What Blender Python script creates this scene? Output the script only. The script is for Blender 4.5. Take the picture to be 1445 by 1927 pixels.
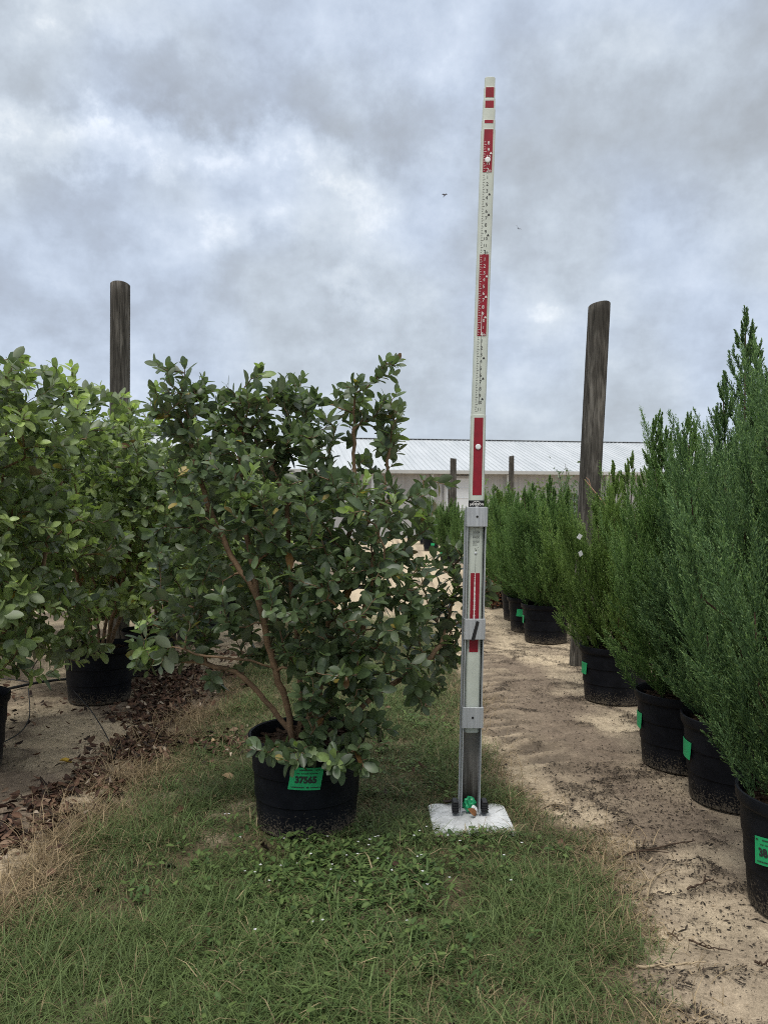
import bpy, math, random
import numpy as np
from mathutils import Vector, Matrix

# ------------------------------------------------------------------ camera, sky, sun, exposure
scene = bpy.context.scene
for o in list(bpy.data.objects):
    bpy.data.objects.remove(o)
COL = scene.collection
R = math.radians

CAM_H, FPX, CX, CY = 1.136, 1447.0, 722.5, 963.5
cam_d = bpy.data.cameras.new("camera")
cam = bpy.data.objects.new("camera", cam_d)
COL.objects.link(cam)
cam.location = (0, 0, CAM_H)
cam.rotation_euler = (R(90), 0, 0)
cam_d.sensor_fit = 'VERTICAL'
cam_d.sensor_height = 36.0
cam_d.lens = FPX / 1927.0 * 36.0
cam_d.clip_start = 0.05
cam_d.clip_end = 2000
cam_d.dof.use_dof = True
cam_d.dof.focus_distance = 2.75
cam_d.dof.aperture_fstop = 9.0
scene.camera = cam

scene.view_settings.view_transform = 'Standard'
scene.view_settings.look = 'None'
scene.view_settings.exposure = 0.40
scene.view_settings.gamma = 1.0
scene.cycles.filter_width = 1.0
scene.cycles.use_denoising = False
scene.cycles.max_bounces = 8

SUN_EL, SUN_AZ = 62.0, 205.0      # azimuth clockwise from +Y: behind the camera, a little to its left
world = bpy.data.worlds.new("World")
scene.world = world
world.use_nodes = True


class NT:
    """small helper to write node trees"""
    def __init__(s, tree):
        s.t = tree
        tree.nodes.clear()

    def n(s, kind, **kw):
        nd = s.t.nodes.new(kind)
        for k, v in kw.items():
            if k == 'inp':
                for key, val in v.items():
                    sock = nd.inputs[key]
                    if isinstance(val, bpy.types.NodeSocket):
                        s.t.links.new(val, sock)
                    else:
                        sock.default_value = val
            else:
                setattr(nd, k, v)
        return nd

    def link(s, a, b):
        s.t.links.new(a, b)

    def math(s, op, a, b=None, c=None, clamp=False):
        nd = s.t.nodes.new('ShaderNodeMath')
        nd.operation = op
        nd.use_clamp = clamp
        for i, v in enumerate((a, b, c)):
            if v is None:
                continue
            if isinstance(v, bpy.types.NodeSocket):
                s.t.links.new(v, nd.inputs[i])
            else:
                nd.inputs[i].default_value = v
        return nd.outputs[0]

    def vmath(s, op, a, b=None):
        nd = s.t.nodes.new('ShaderNodeVectorMath')
        nd.operation = op
        for i, v in enumerate((a, b)):
            if v is None:
                continue
            if isinstance(v, bpy.types.NodeSocket):
                s.t.links.new(v, nd.inputs[i])
            else:
                nd.inputs[i].default_value = v
        return nd.outputs['Value'] if op in ('LENGTH', 'DOT_PRODUCT') else nd.outputs[0]

    def noise(s, vec, scale, detail=4, rough=0.55, dist=0.0):
        nd = s.n('ShaderNodeTexNoise')
        nd.inputs['Scale'].default_value = scale
        nd.inputs['Detail'].default_value = detail
        nd.inputs['Roughness'].default_value = rough
        nd.inputs['Distortion'].default_value = dist
        if vec is not None:
            s.t.links.new(vec, nd.inputs['Vector'])
        return nd

    def ramp(s, fac, stops, interp='LINEAR'):
        nd = s.n('ShaderNodeValToRGB')
        cr = nd.color_ramp
        cr.interpolation = interp
        while len(cr.elements) < len(stops):
            cr.elements.new(0.5)
        for e, (p, c) in zip(cr.elements, stops):
            e.position = p
            e.color = (c[0], c[1], c[2], 1) if len(c) == 3 else c
        s.t.links.new(fac, nd.inputs['Fac'])
        return nd.outputs['Color']

    def mix(s, fac, a, b, blend='MIX'):
        nd = s.t.nodes.new('ShaderNodeMix')
        nd.data_type = 'RGBA'
        nd.blend_type = blend
        for idx, v in ((0, fac), (6, a), (7, b)):
            if isinstance(v, bpy.types.NodeSocket):
                s.t.links.new(v, nd.inputs[idx])
            else:
                nd.inputs[idx].default_value = v if idx == 0 else (v[0], v[1], v[2], 1)
        return nd.outputs[2]

    def mrange(s, v, a, b, c=0.0, d=1.0, smooth=False):
        nd = s.t.nodes.new('ShaderNodeMapRange')
        nd.interpolation_type = 'SMOOTHSTEP' if smooth else 'LINEAR'
        s.t.links.new(v, nd.inputs[0])
        for i, x in enumerate((a, b, c, d)):
            nd.inputs[1 + i].default_value = x
        return nd.outputs[0]


def build_world():
    w = NT(world.node_tree)
    tc = w.n('ShaderNodeTexCoord')
    d = w.vmath('NORMALIZE', tc.outputs['Generated'])
    # fluffy distortion of the direction
    nz = w.noise(d, 4.5, 9, 0.64)
    off = w.vmath('SCALE', w.vmath('SUBTRACT', nz.outputs['Color'], (0.5, 0.5, 0.5)))
    off.node.inputs['Scale'].default_value = 0.30
    dd = w.vmath('ADD', d, off)
    sep = w.n('ShaderNodeSeparateXYZ', inp={0: d})
    x, y, z = sep.outputs
    zz = w.math('ADD', w.math('MAXIMUM', z, 0.0), 0.30)
    px, py = w.math('DIVIDE', x, zz), w.math('DIVIDE', y, zz)
    comb = w.n('ShaderNodeCombineXYZ', inp={0: px, 1: py, 2: 0.37})
    p = comb.outputs[0]
    mid = w.noise(p, 2.6, 9, 0.60, 0.15).outputs['Fac']
    fine = w.noise(d, 11.0, 8, 0.62).outputs['Fac']
    v = w.math('MULTIPLY_ADD', mid, 0.75, 0.125)
    v = w.math('MULTIPLY_ADD', w.math('SUBTRACT', fine, 0.5), 0.85, v)
    # broad bright and dark banks of cloud, placed by direction
    def bank(u, vv, su, sv, amp):
        nonlocal v
        c = Vector((u, 1.0, vv)).normalized()
        df = w.vmath('SUBTRACT', dd, tuple(c))
        df = w.vmath('MULTIPLY', df, (1.0 / su, 0.6 / su, 1.0 / sv))
        ln = w.vmath('LENGTH', df)
        g = w.mrange(ln, 0.0, 1.0, amp, 0.0, True)
        v = w.math('ADD', v, g)
    bank(-0.46, 0.49, 0.22, 0.06, 0.22)
    bank(-0.22, 0.47, 0.24, 0.06, 0.22)
    bank(-0.06, 0.43, 0.20, 0.05, 0.12)
    bank(-0.17, 0.36, 0.18, 0.05, 0.13)
    bank(-0.45, 0.63, 0.20, 0.08, 0.12)
    bank(0.14, 0.62, 0.30, 0.08, 0.10)
    bank(0.02, 0.36, 0.12, 0.05, 0.10)
    bank(-0.27, 0.31, 0.08, 0.05, 0.14)
    bank(-0.05, 0.275, 0.08, 0.03, 0.14)
    bank(0.23, 0.27, 0.10, 0.04, 0.12)
    bank(0.45, 0.38, 0.20, 0.06, 0.07)
    bank(-0.36, 0.565, 0.26, 0.05, -0.17)
    bank(-0.14, 0.55, 0.24, 0.06, -0.15)
    bank(0.02, 0.50, 0.20, 0.05, -0.12)
    bank(-0.42, 0.40, 0.17, 0.04, -0.14)
    bank(0.42, 0.47, 0.32, 0.15, -0.25)
    bank(-0.20, 0.30, 0.16, 0.05, -0.13)
    bank(-0.48, 0.29, 0.18, 0.06, -0.13)
    bank(0.02, 0.24, 0.30, 0.06, -0.09)
    cloud = w.ramp(v, [(0.18, (0.335, 0.365, 0.40)), (0.38, (0.395, 0.44, 0.495)), (0.52, (0.46, 0.515, 0.58)),
                       (0.68, (0.55, 0.605, 0.665)), (0.84, (0.76, 0.795, 0.82))])
    tint = w.mrange(w.noise(d, 3.0, 3, 0.5).outputs['Fac'], 0.42, 0.60, 0.0, 0.7, True)
    cloud = w.mix(tint, cloud, w.mix(1.0, cloud, (0.955, 0.99, 1.09), 'MULTIPLY'))
    # haze-grey towards the horizon, a dull ground below it
    lowf = w.mrange(sep.outputs[2], 0.02, 0.16, 0.45, 0.0, True)
    cloud = w.mix(lowf, cloud, (0.40, 0.44, 0.485))
    # the top of the sky, out of the picture, is brighter: it is what lights the scene
    topf = w.mrange(sep.outputs[2], 0.58, 0.95, 1.0, 2.4, True)
    cloud = w.mix(w.mrange(sep.outputs[2], 0.55, 0.85, 0.0, 1.0, True), cloud, (0.60, 0.60, 0.59))
    sc = w.vmath('SCALE', cloud)
    w.link(w.math('MULTIPLY', topf, 10.0), sc.node.inputs['Scale'])
    sky = w.n('ShaderNodeTexSky', sky_type='NISHITA', sun_disc=False)
    sky.sun_elevation, sky.sun_rotation = R(SUN_EL), R(SUN_AZ)
    sky.air_density, sky.dust_density = 1.0, 2.0
    col = w.mix(0.94, sky.outputs[0], sc)
    bg = w.n('ShaderNodeBackground', inp={'Color': col, 'Strength': 0.1})
    out = w.n('ShaderNodeOutputWorld', inp={'Surface': bg.outputs[0]})


build_world()

sun_d = bpy.data.lights.new("sun", 'SUN')
sun_d.energy = 1.5
sun_d.angle = R(18)
sun_d.color = (1.0, 0.97, 0.92)
sun = bpy.data.objects.new("sun", sun_d)
COL.objects.link(sun)
sdir = Vector((math.sin(R(SUN_AZ)) * math.cos(R(SUN_EL)), math.cos(R(SUN_AZ)) * math.cos(R(SUN_EL)), math.sin(R(SUN_EL))))
sun.rotation_euler = sdir.to_track_quat('Z', 'Y').to_euler()
sun.location = sdir * 30


# ------------------------------------------------------------------ helpers
def gx(px, Y):
    return (px - CX) / FPX * Y


def gz(py, Y):
    return CAM_H - (py - CY) / FPX * Y


def ground_pt(px, py):
    Y = FPX * CAM_H / (py - CY)
    return gx(px, Y), Y


def hash2(ix, iy, seed):
    n = (ix.astype(np.int64) * 374761393 + iy.astype(np.int64) * 668265263 + seed * 974711) & 0xffffffff
    n = ((n ^ (n >> 13)) * 1274126177) & 0xffffffff
    n = ((n ^ (n >> 16)) * 2246822519) & 0xffffffff
    return ((n ^ (n >> 15)) & 0xffffff) / float(0xffffff)


def vnoise(x, y, seed=0):
    ix, iy = np.floor(x), np.floor(y)
    fx, fy = x - ix, y - iy
    fx, fy = fx * fx * (3 - 2 * fx), fy * fy * (3 - 2 * fy)
    a, b = hash2(ix, iy, seed), hash2(ix + 1, iy, seed)
    c, d = hash2(ix, iy + 1, seed), hash2(ix + 1, iy + 1, seed)
    return (a * (1 - fx) + b * fx) * (1 - fy) + (c * (1 - fx) + d * fx) * fy


def fbm(x, y, seed=0, octv=4, gain=0.5):
    s, a, t = 0, 1.0, 0
    for k in range(octv):
        s = s + a * vnoise(x * 2 ** k + 17.3 * k, y * 2 ** k - 9.1 * k, seed + k)
        t += a
        a *= gain
    return s / t


def sstep(a, b, v):
    t = np.clip((v - a) / (b - a), 0, 1)
    return t * t * (3 - 2 * t)


def link(o, parent=None):
    COL.objects.link(o)
    if parent is not None:
        o.parent = parent
    return o


def tag(o, label=None, cat=None, group=None, kind=None):
    if label:
        o['label'] = label
    if cat:
        o['category'] = cat
    if group:
        o['group'] = group
    if kind:
        o['kind'] = kind
    return o


def empty(name, loc, rz=0.0):
    o = bpy.data.objects.new(name, None)
    o.empty_display_size = 0.05
    o.location = loc
    o.rotation_euler = (0, 0, rz)
    return link(o)


def mesh_obj(name, V, F, material, parent=None, smooth=False, col=None, loc=None):
    """F: list of face tuples, or an (n,k) int array of faces"""
    me = bpy.data.meshes.new(name)
    if isinstance(F, np.ndarray):
        V = np.asarray(V, dtype=np.float32)
        n, k = F.shape
        me.vertices.add(len(V))
        me.vertices.foreach_set('co', V.ravel())
        me.loops.add(n * k)
        me.loops.foreach_set('vertex_index', F.astype(np.int32).ravel())
        me.polygons.add(n)
        me.polygons.foreach_set('loop_start', np.arange(0, n * k, k, dtype=np.int32))
        me.polygons.foreach_set('loop_total', np.full(n, k, dtype=np.int32))
        me.update(calc_edges=True)
    else:
        me.from_pydata([tuple(v) for v in V], [], [tuple(f) for f in F])
        me.update()
    if col is not None:
        at = me.attributes.new('col', 'FLOAT_COLOR', 'POINT')
        c = np.ones((len(V), 4), dtype=np.float32)
        c[:, :3] = col
        at.data.foreach_set('color', c.ravel())
    if smooth:
        me.polygons.foreach_set('use_smooth', np.ones(len(me.polygons), dtype=bool))
    me.materials.append(material)
    o = bpy.data.objects.new(name, me)
    if loc is not None:
        o.location = loc
    return link(o, parent)


def copy_tree(o, parent=None):
    c = o.copy()
    COL.objects.link(c)
    c.parent = parent
    for ch in o.children:
        copy_tree(ch, c)
    return c


class MB:
    """collects simple shapes into one mesh"""
    def __init__(s):
        s.V, s.F = [], []

    def add(s, V, F):
        b = len(s.V)
        s.V += [tuple(v) for v in V]
        s.F += [tuple(i + b for i in f) for f in F]

    def box(s, x0, x1, y0, y1, z0, z1, sh=None):
        V = [(x, y, z) for z in (z0, z1) for y in (y0, y1) for x in (x0, x1)]
        if sh:
            V = [sh(*v) for v in V]
        s.add(V, [(0, 2, 3, 1), (4, 5, 7, 6), (0, 1, 5, 4), (2, 6, 7, 3), (0, 4, 6, 2), (1, 3, 7, 5)])

    def bbox(s, x0, x1, y0, y1, z0, z1, b=0.004, sh=None):
        """box with chamfered vertical and horizontal edges: three stacked rounded rings"""
        rings = []
        for z, ins in ((z0, b), (z0 + b, 0), (z1 - b, 0), (z1, b)):
            a0, a1, c0, c1 = x0 + ins, x1 - ins, y0 + ins, y1 - ins
            rings.append([(a0 + b, c0, z), (a1 - b, c0, z), (a1, c0 + b, z), (a1, c1 - b, z),
                          (a1 - b, c1, z), (a0 + b, c1, z), (a0, c1 - b, z), (a0, c0 + b, z)])
        s.loft(rings, sh=sh)

    def loft(s, rings, caps=True, sh=None):
        n = len(rings[0])
        V = [v for r in rings for v in r]
        if sh:
            V = [sh(*v) for v in V]
        F = []
        for k in range(len(rings) - 1):
            for i in range(n):
                j = (i + 1) % n
                F.append((k * n + i, k * n + j, (k + 1) * n + j, (k + 1) * n + i))
        if caps:
            F.append(tuple(reversed(range(n))))
            F.append(tuple((len(rings) - 1) * n + i for i in range(n)))
        s.add(V, F)

    def lathe(s, prof, seg=48, caps=(False, False), wob=0.0, seed=1):
        rings = []
        rr = random.Random(seed)
        ph = [rr.uniform(0, 6.28) for _ in range(4)]
        for r, z in prof:
            ring = []
            for i in range(seg):
                a = 2 * math.pi * i / seg
                k = 1 + wob * (math.sin(2 * a + ph[0]) + .6 * math.sin(3 * a + ph[1] + z * 5))
                ring.append((r * k * math.cos(a), r * k * math.sin(a), z))
            rings.append(ring)
        n = seg
        V = [v for r in rings for v in r]
        F = []
        for k in range(len(rings) - 1):
            for i in range(n):
                j = (i + 1) % n
                F.append((k * n + i, k * n + j, (k + 1) * n + j, (k + 1) * n + i))
        if caps[0]:
            F.append(tuple(reversed(range(n))))
        if caps[1]:
            F.append(tuple((len(rings) - 1) * n + i for i in range(n)))
        s.add(V, F)

    def tube(s, pts, r, sides=6):
        V, F = tube_geo(np.array(pts, float), np.full(len(pts), r) if np.isscalar(r) else np.array(r), sides)
        s.add(V, F.tolist())

    def build(s, name, material, parent=None, smooth=False, loc=None):
        return mesh_obj(name, s.V, s.F, material, parent, smooth, loc=loc)


def smooth_by_angle(o, ang=35):
    me = o.data
    me.polygons.foreach_set('use_smooth', np.ones(len(me.polygons), dtype=bool))
    try:
        me.set_sharp_from_angle(angle=R(ang))
    except Exception:
        pass
    return o


def tube_geo(P, rad, sides=6):
    n = len(P)
    T = np.gradient(P, axis=0)
    T /= np.linalg.norm(T, axis=1)[:, None] + 1e-9
    ref = np.array([0.31, 0.87, 0.12])
    A = np.cross(T, ref)
    A /= np.linalg.norm(A, axis=1)[:, None] + 1e-9
    B = np.cross(T, A)
    a = np.linspace(0, 2 * np.pi, sides, endpoint=False)
    ring = A[:, None, :] * np.cos(a)[None, :, None] + B[:, None, :] * np.sin(a)[None, :, None]
    V = (P[:, None, :] + ring * rad[:, None, None]).reshape(-1, 3)
    i = np.arange(sides)
    j = (i + 1) % sides
    F = np.concatenate([np.stack([k * sides + i, (k + 1) * sides + i, (k + 1) * sides + j, k * sides + j], 1) for k in range(n - 1)])
    return V, F


def nrm(a):
    return a / (np.linalg.norm(a, axis=-1, keepdims=True) + 1e-9)


# ------------------------------------------------------------------ materials
def new_mat(name):
    m = bpy.data.materials.new(name)
    m.use_nodes = True
    return m, NT(m.node_tree)


def finish(t, shader):
    t.n('ShaderNodeOutputMaterial', inp={'Surface': shader})


def bsdf(t, color, rough=0.6, spec=0.4, metal=0.0, normal=None):
    nd = t.n('ShaderNodeBsdfPrincipled')
    for k, v in (('Base Color', color), ('Roughness', rough), ('Specular IOR Level', spec), ('Metallic', metal), ('Normal', normal)):
        if v is None:
            continue
        if isinstance(v, bpy.types.NodeSocket):
            t.link(v, nd.inputs[k])
        else:
            nd.inputs[k].default_value = (v[0], v[1], v[2], 1) if k == 'Base Color' else v
    return nd.outputs[0]


def bump(t, h, strength=0.4, dist=0.01):
    return t.n('ShaderNodeBump', inp={'Height': h, 'Strength': strength, 'Distance': dist}).outputs[0]


def plain(name, c, rough=0.6, spec=0.4, metal=0.0, var=0.12, scale=8.0, bmp=0.0, coord='Object'):
    m, t = new_mat(name)
    tc = t.n('ShaderNodeTexCoord').outputs[coord]
    nz = t.noise(tc, scale, 5, 0.6).outputs['Fac']
    lo = tuple(x * (1 - var) for x in c)
    hi = tuple(min(1, x * (1 + var)) for x in c)
    col = t.ramp(nz, [(0.3, lo), (0.7, hi)])
    nb = bump(t, t.noise(tc, scale * 12, 3).outputs['Fac'], bmp, 0.004) if bmp else None
    rg = t.mrange(nz, 0.3, 0.7, rough - .08, min(1, rough + .08))
    finish(t, bsdf(t, col, rg, spec, metal, nb))
    return m


def foliage_mat(name, under=(0.30, 0.33, 0.27), under_mix=0.75, trans=0.25, rough=0.42, spec=0.45):
    m, t = new_mat(name)
    at = t.n('ShaderNodeAttribute', attribute_name='col').outputs['Color']
    tc = t.n('ShaderNodeTexCoord').outputs['Object']
    nz = t.noise(tc, 60, 2).outputs['Fac']
    c = t.mix(1.0, at, t.ramp(nz, [(0.3, (0.8, 0.8, 0.8)), (0.7, (1.2, 1.2, 1.2))]), 'MULTIPLY')
    if under_mix > 0:
        bf = t.n('ShaderNodeNewGeometry').outputs['Backfacing']
        c2 = t.mix(t.math('MULTIPLY', bf, under_mix), c, under)
    else:
        c2 = c
    pb = bsdf(t, c2, rough, spec)
    tl = t.n('ShaderNodeBsdfTranslucent', inp={'Color': t.mix(1.0, c, (1.5, 1.7, 0.9), 'MULTIPLY')}).outputs[0]
    mx = t.n('ShaderNodeMixShader', inp={0: trans, 1: pb, 2: tl})
    finish(t, mx.outputs[0])
    return m


def attr_mat(name, rough=0.8, spec=0.2, trans=0.0):
    m, t = new_mat(name)
    at = t.n('ShaderNodeAttribute', attribute_name='col').outputs['Color']
    pb = bsdf(t, at, rough, spec)
    if trans:
        tl = t.n('ShaderNodeBsdfTranslucent', inp={'Color': at}).outputs[0]
        pb = t.n('ShaderNodeMixShader', inp={0: trans, 1: pb, 2: tl}).outputs[0]
    finish(t, pb)
    return m


def wood_mat(name, dark, light, zs=2.4, xs=26.0):
    m, t = new_mat(name)
    tc = t.n('ShaderNodeTexCoord').outputs['Object']
    mp = t.n('ShaderNodeMapping', inp={'Vector': tc, 'Scale': (xs, xs, zs)}).outputs[0]
    g = t.noise(mp, 1.6, 6, 0.65, 0.6).outputs['Fac']
    mp2 = t.n('ShaderNodeMapping', inp={'Vector': tc, 'Scale': (6, 6, 2.2)}).outputs[0]
    b = t.noise(mp2, 1.0, 4, 0.55).outputs['Fac']
    col = t.ramp(g, [(0.28, tuple(x * .35 for x in dark)), (0.45, dark), (0.68, light)])
    col = t.mix(t.mrange(b, 0.45, 0.68, 0.0, 0.8), col, tuple(x * .55 for x in dark))
    mp3 = t.n('ShaderNodeMapping', inp={'Vector': tc, 'Scale': (90, 90, 1.4)}).outputs[0]
    ck = t.noise(mp3, 1.0, 3, 0.6, 0.3).outputs['Fac']
    crack = t.mrange(ck, 0.62, 0.72, 0.0, 1.0)
    col = t.mix(t.math('MULTIPLY', crack, 0.65), col, tuple(x * .2 for x in dark))
    h = t.math('SUBTRACT', g, crack)
    finish(t, bsdf(t, col, 0.9, 0.15, 0, bump(t, h, 0.7, 0.012)))
    return m


M = {}
M['bark'] = plain('bark', (0.19, 0.125, 0.075), 0.85, 0.2, var=0.45, scale=22, bmp=0.5)
M['dark_bark'] = plain('dark_bark', (0.075, 0.05, 0.035), 0.9, 0.15, var=0.4, scale=20, bmp=0.5)
M['guava_leaf'] = foliage_mat('guava_leaf', under=(0.26, 0.29, 0.20), under_mix=0.6, rough=0.38, spec=0.45, trans=0.32)
M['conifer'] = foliage_mat('conifer', under_mix=0.0, trans=0.28, rough=0.6, spec=0.2)
M['grass'] = attr_mat('grass', 0.6, 0.25, 0.25)
M['litter'] = attr_mat('litter', 0.8, 0.2, 0.05)
M['post'] = wood_mat('post', (0.062, 0.056, 0.047), (0.19, 0.175, 0.15))
M['soil'] = plain('soil', (0.05, 0.032, 0.022), 0.95, 0.1, var=0.6, scale=40, bmp=0.8)


def pot_mat():
    m, t = new_mat('black_plastic')
    tc = t.n('ShaderNodeTexCoord').outputs['Object']
    z = t.n('ShaderNodeSeparateXYZ', inp={0: tc}).outputs[2]
    n1 = t.noise(tc, 9, 5, 0.6).outputs['Fac']
    n2 = t.noise(tc, 140, 3, 0.7).outputs['Fac']
    base = t.ramp(n1, [(0.3, (0.004, 0.0045, 0.0065)), (0.7, (0.009, 0.010, 0.014))])
    # sand splashed up the lower wall by rain
    s = t.math('ADD', t.mrange(z, 0.0, 0.13, 0.17, -0.16), t.math('MULTIPLY', n1, 0.16))
    f = t.mrange(t.math('ADD', s, n2), 0.62, 0.78, 0.0, 0.65)
    film = t.mrange(n1, 0.45, 0.75, 0.0, 0.04)
    col = t.mix(film, base, (0.10, 0.11, 0.12))
    col = t.mix(f, col, (0.20, 0.165, 0.12))
    mp = t.n('ShaderNodeMapping', inp={'Vector': tc, 'Scale': (60, 60, 3)}).outputs[0]
    sc = t.noise(mp, 1.0, 3).outputs['Fac']
    nb = bump(t, t.math('ADD', n1, t.math('MULTIPLY', sc, .3)), 0.25, 0.006)
    finish(t, bsdf(t, col, t.mrange(f, 0, 1, 0.52, 0.9), 0.12, 0, nb))
    return m


M['pot'] = pot_mat()


def alu_mat(name, c=(0.50, 0.52, 0.54), stain=False):
    m, t = new_mat(name)
    tc = t.n('ShaderNodeTexCoord').outputs['Object']
    mp = t.n('ShaderNodeMapping', inp={'Vector': tc, 'Scale': (160, 160, 5)}).outputs[0]
    g = t.noise(mp, 1.0, 4, 0.6).outputs['Fac']
    n = t.noise(tc, 14, 5, 0.6).outputs['Fac']
    col = t.ramp(g, [(0.25, tuple(x * .72 for x in c)), (0.75, tuple(min(1, x * 1.12) for x in c))])
    col = t.mix(t.mrange(n, 0.5, 0.75, 0.0, 0.35), col, tuple(x * .45 for x in c))
    if stain:
        sp = t.n('ShaderNodeSeparateXYZ', inp={0: tc})
        z, xx = sp.outputs[2], sp.outputs[0]
        mp2 = t.n('ShaderNodeMapping', inp={'Vector': tc, 'Scale': (70, 70, 4)}).outputs[0]
        st = t.noise(mp2, 1.0, 4, 0.6).outputs['Fac']
        ft = t.mrange(t.math('ADD', z, t.math('MULTIPLY', st, 0.34)), 0.22, 0.42, 1.0, 0.0, True)
        col = t.mix(t.math('MULTIPLY', ft, 0.93), col, (0.022, 0.017, 0.012))
    finish(t, bsdf(t, col, t.mrange(n, 0.3, 0.7, 0.42, 0.62), 0.5, 0.55, bump(t, g, 0.15, 0.001)))
    return m


M['alu'] = alu_mat('aluminium')
M['alu_channel'] = alu_mat('weathered_aluminium', (0.24, 0.225, 0.205), True)
M['fibreglass'] = plain('fibreglass', (0.52, 0.555, 0.49), 0.5, 0.4, var=0.1, scale=14, bmp=0.05)


def paint_mat(name, c, chip=(0.7, 0.7, 0.66), lo=0.70, hi=0.74, sc=(60, 60, 14)):
    m, t = new_mat(name)
    tc = t.n('ShaderNodeTexCoord').outputs['Object']
    mp = t.n('ShaderNodeMapping', inp={'Vector': tc, 'Scale': sc}).outputs[0]
    n = t.noise(mp, 1.0, 6, 0.65).outputs['Fac']
    n2 = t.noise(tc, 30, 4).outputs['Fac']
    col = t.ramp(n2, [(0.3, tuple(x * .8 for x in c)), (0.7, tuple(min(1, x * 1.15) for x in c))])
    col = t.mix(t.mrange(n, lo, hi, 0.0, 0.85), col, chip)
    finish(t, bsdf(t, col, 0.55, 0.35))
    return m


M['red'] = paint_mat('red_paint', (0.25, 0.008, 0.020))
M['white_plate'] = paint_mat('white_plate', (0.60, 0.61, 0.615), (0.30, 0.28, 0.24), 0.62, 0.80, (22, 22, 22))
M['ink'] = plain('ink', (0.03, 0.03, 0.03), 0.6, 0.3)
M['white_ink'] = plain('white_ink', (0.68, 0.66, 0.62), 0.6, 0.3)
M['black'] = plain('black_rubber', (0.012, 0.012, 0.013), 0.55, 0.4)
M['white'] = plain('white_plastic', (0.75, 0.76, 0.75), 0.5, 0.4, var=0.05)
M['green_label'] = plain('green_label', (0.02, 0.36, 0.13), 0.55, 0.35, var=0.08)
M['wrapper'] = plain('wrapper', (0.015, 0.30, 0.12), 0.35, 0.5, var=0.5, scale=60)
M['brown_leaf'] = plain('brown_leaf', (0.25, 0.11, 0.045), 0.7, 0.3, var=0.3, scale=50)
M['yellow_leaf'] = plain('yellow_leaf', (0.52, 0.34, 0.05), 0.7, 0.3, var=0.3, scale=50)
M['tan_leaf'] = plain('tan_leaf', (0.42, 0.29, 0.16), 0.7, 0.3, var=0.3, scale=50)
M['stone'] = plain('pale_stone', (0.6, 0.57, 0.5), 0.8, 0.2, var=0.15, scale=30, bmp=0.3)


# ------------------------------------------------------------------ ground
POTS_RIGHT = [(1.236, 2.20), (1.393, 3.03), (1.348, 3.46), (1.396, 4.65), (1.416, 6.74), (1.41, 7.35), (1.458, 8.1),
              (1.50, 9.2), (1.50, 10.4), (1.52, 11.7)]


def grass_edges(Y):
    """left and right limits of the grass strip at depth Y"""
    l = -1.03 + 0.09 * (fbm(Y * 1.7, Y * 0 + 3.1, 11, 3) - 0.5) * 2 + np.where(Y < 2.3, (2.3 - Y) * -0.25, 0)
    r = np.interp(Y, [0.0, 1.0, 1.7, 2.4, 2.75, 3.0, 3.2, 4.0, 5.2, 8.0], [0.42, 0.52, 0.60, 0.72, 0.70, 0.55, 0.44, 0.45, 0.50, 0.48])
    r = r + 0.10 * (fbm(Y * 3.1, Y * 0 + 7.7, 12, 3) - 0.5) * 2
    return l, r


def grass_mask(X, Y):
    l, r = grass_edges(Y)
    w = 0.10
    m = sstep(-w, w, X - l) * sstep(-w, w, r - X) * (1 - sstep(6.5, 9.0, Y))
    bare = fbm(X * 3.4, Y * 3.4, 21, 4)
    m = m * (0.45 + 0.55 * (1 - sstep(0.66, 0.80, bare)))
    return m


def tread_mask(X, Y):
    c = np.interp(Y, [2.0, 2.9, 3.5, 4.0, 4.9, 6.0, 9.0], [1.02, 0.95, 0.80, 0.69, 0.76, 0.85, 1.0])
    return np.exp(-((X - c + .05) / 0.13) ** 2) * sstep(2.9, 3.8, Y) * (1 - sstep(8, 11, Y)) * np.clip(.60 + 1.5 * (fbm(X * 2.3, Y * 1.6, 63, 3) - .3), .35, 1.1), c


FLAT = [(.312, 2.82, .25), (-.2816, 2.82, .24), (-1.865, 3.36, .24), (-1.72, 4.66, .24)] + [(a, b, .24) for a, b in POTS_RIGHT]


def ground_h(X, Y):
    near = np.exp(-((X / 9.0) ** 2 + ((Y - 4) / 10.0) ** 2))
    h = 0.030 * (fbm(X * 1.4, Y * 1.4, 1, 3) - 0.5) + 0.016 * (fbm(X * 6, Y * 6, 2, 4) - 0.5)
    sand = 1 - grass_mask(X, Y)
    h = h + sand * (0.034 * (np.abs(fbm(X * 4.5 + 3, Y * 4.5, 71, 3) - .5) - .1) + 0.018 * (fbm(X * 13, Y * 13, 72, 2) - .5))
    # rain-washed ripples and rills on the sand
    wx = X + 0.25 * (fbm(X * 2, Y * 2, 5, 3) - .5)
    rid = np.abs(fbm(wx * 3.0 + Y * 0.8, Y * 4.5, 6, 4) - 0.5)
    h = h + sand * 0.010 * np.exp(-(rid / .03) ** 2)
    tm, c = tread_mask(X, Y)
    ph = (Y + 0.30 * np.abs(X - c) + 0.03 * (fbm(X * 5, Y * 5, 8, 2) - .5)) / 0.15
    saw = np.abs((ph % 1.0) - 0.5) * 2
    h = h + tm * (-0.014 + 0.026 * saw ** 1.4 * (0.5 + fbm(X * 4, Y * 4, 9, 2)))
    for qx, qy, qr in FLAT:
        h = h * (1 - np.exp(-(((X - qx) ** 2 + (Y - qy) ** 2) / qr ** 2) ** 2))
    return h * near


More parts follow.
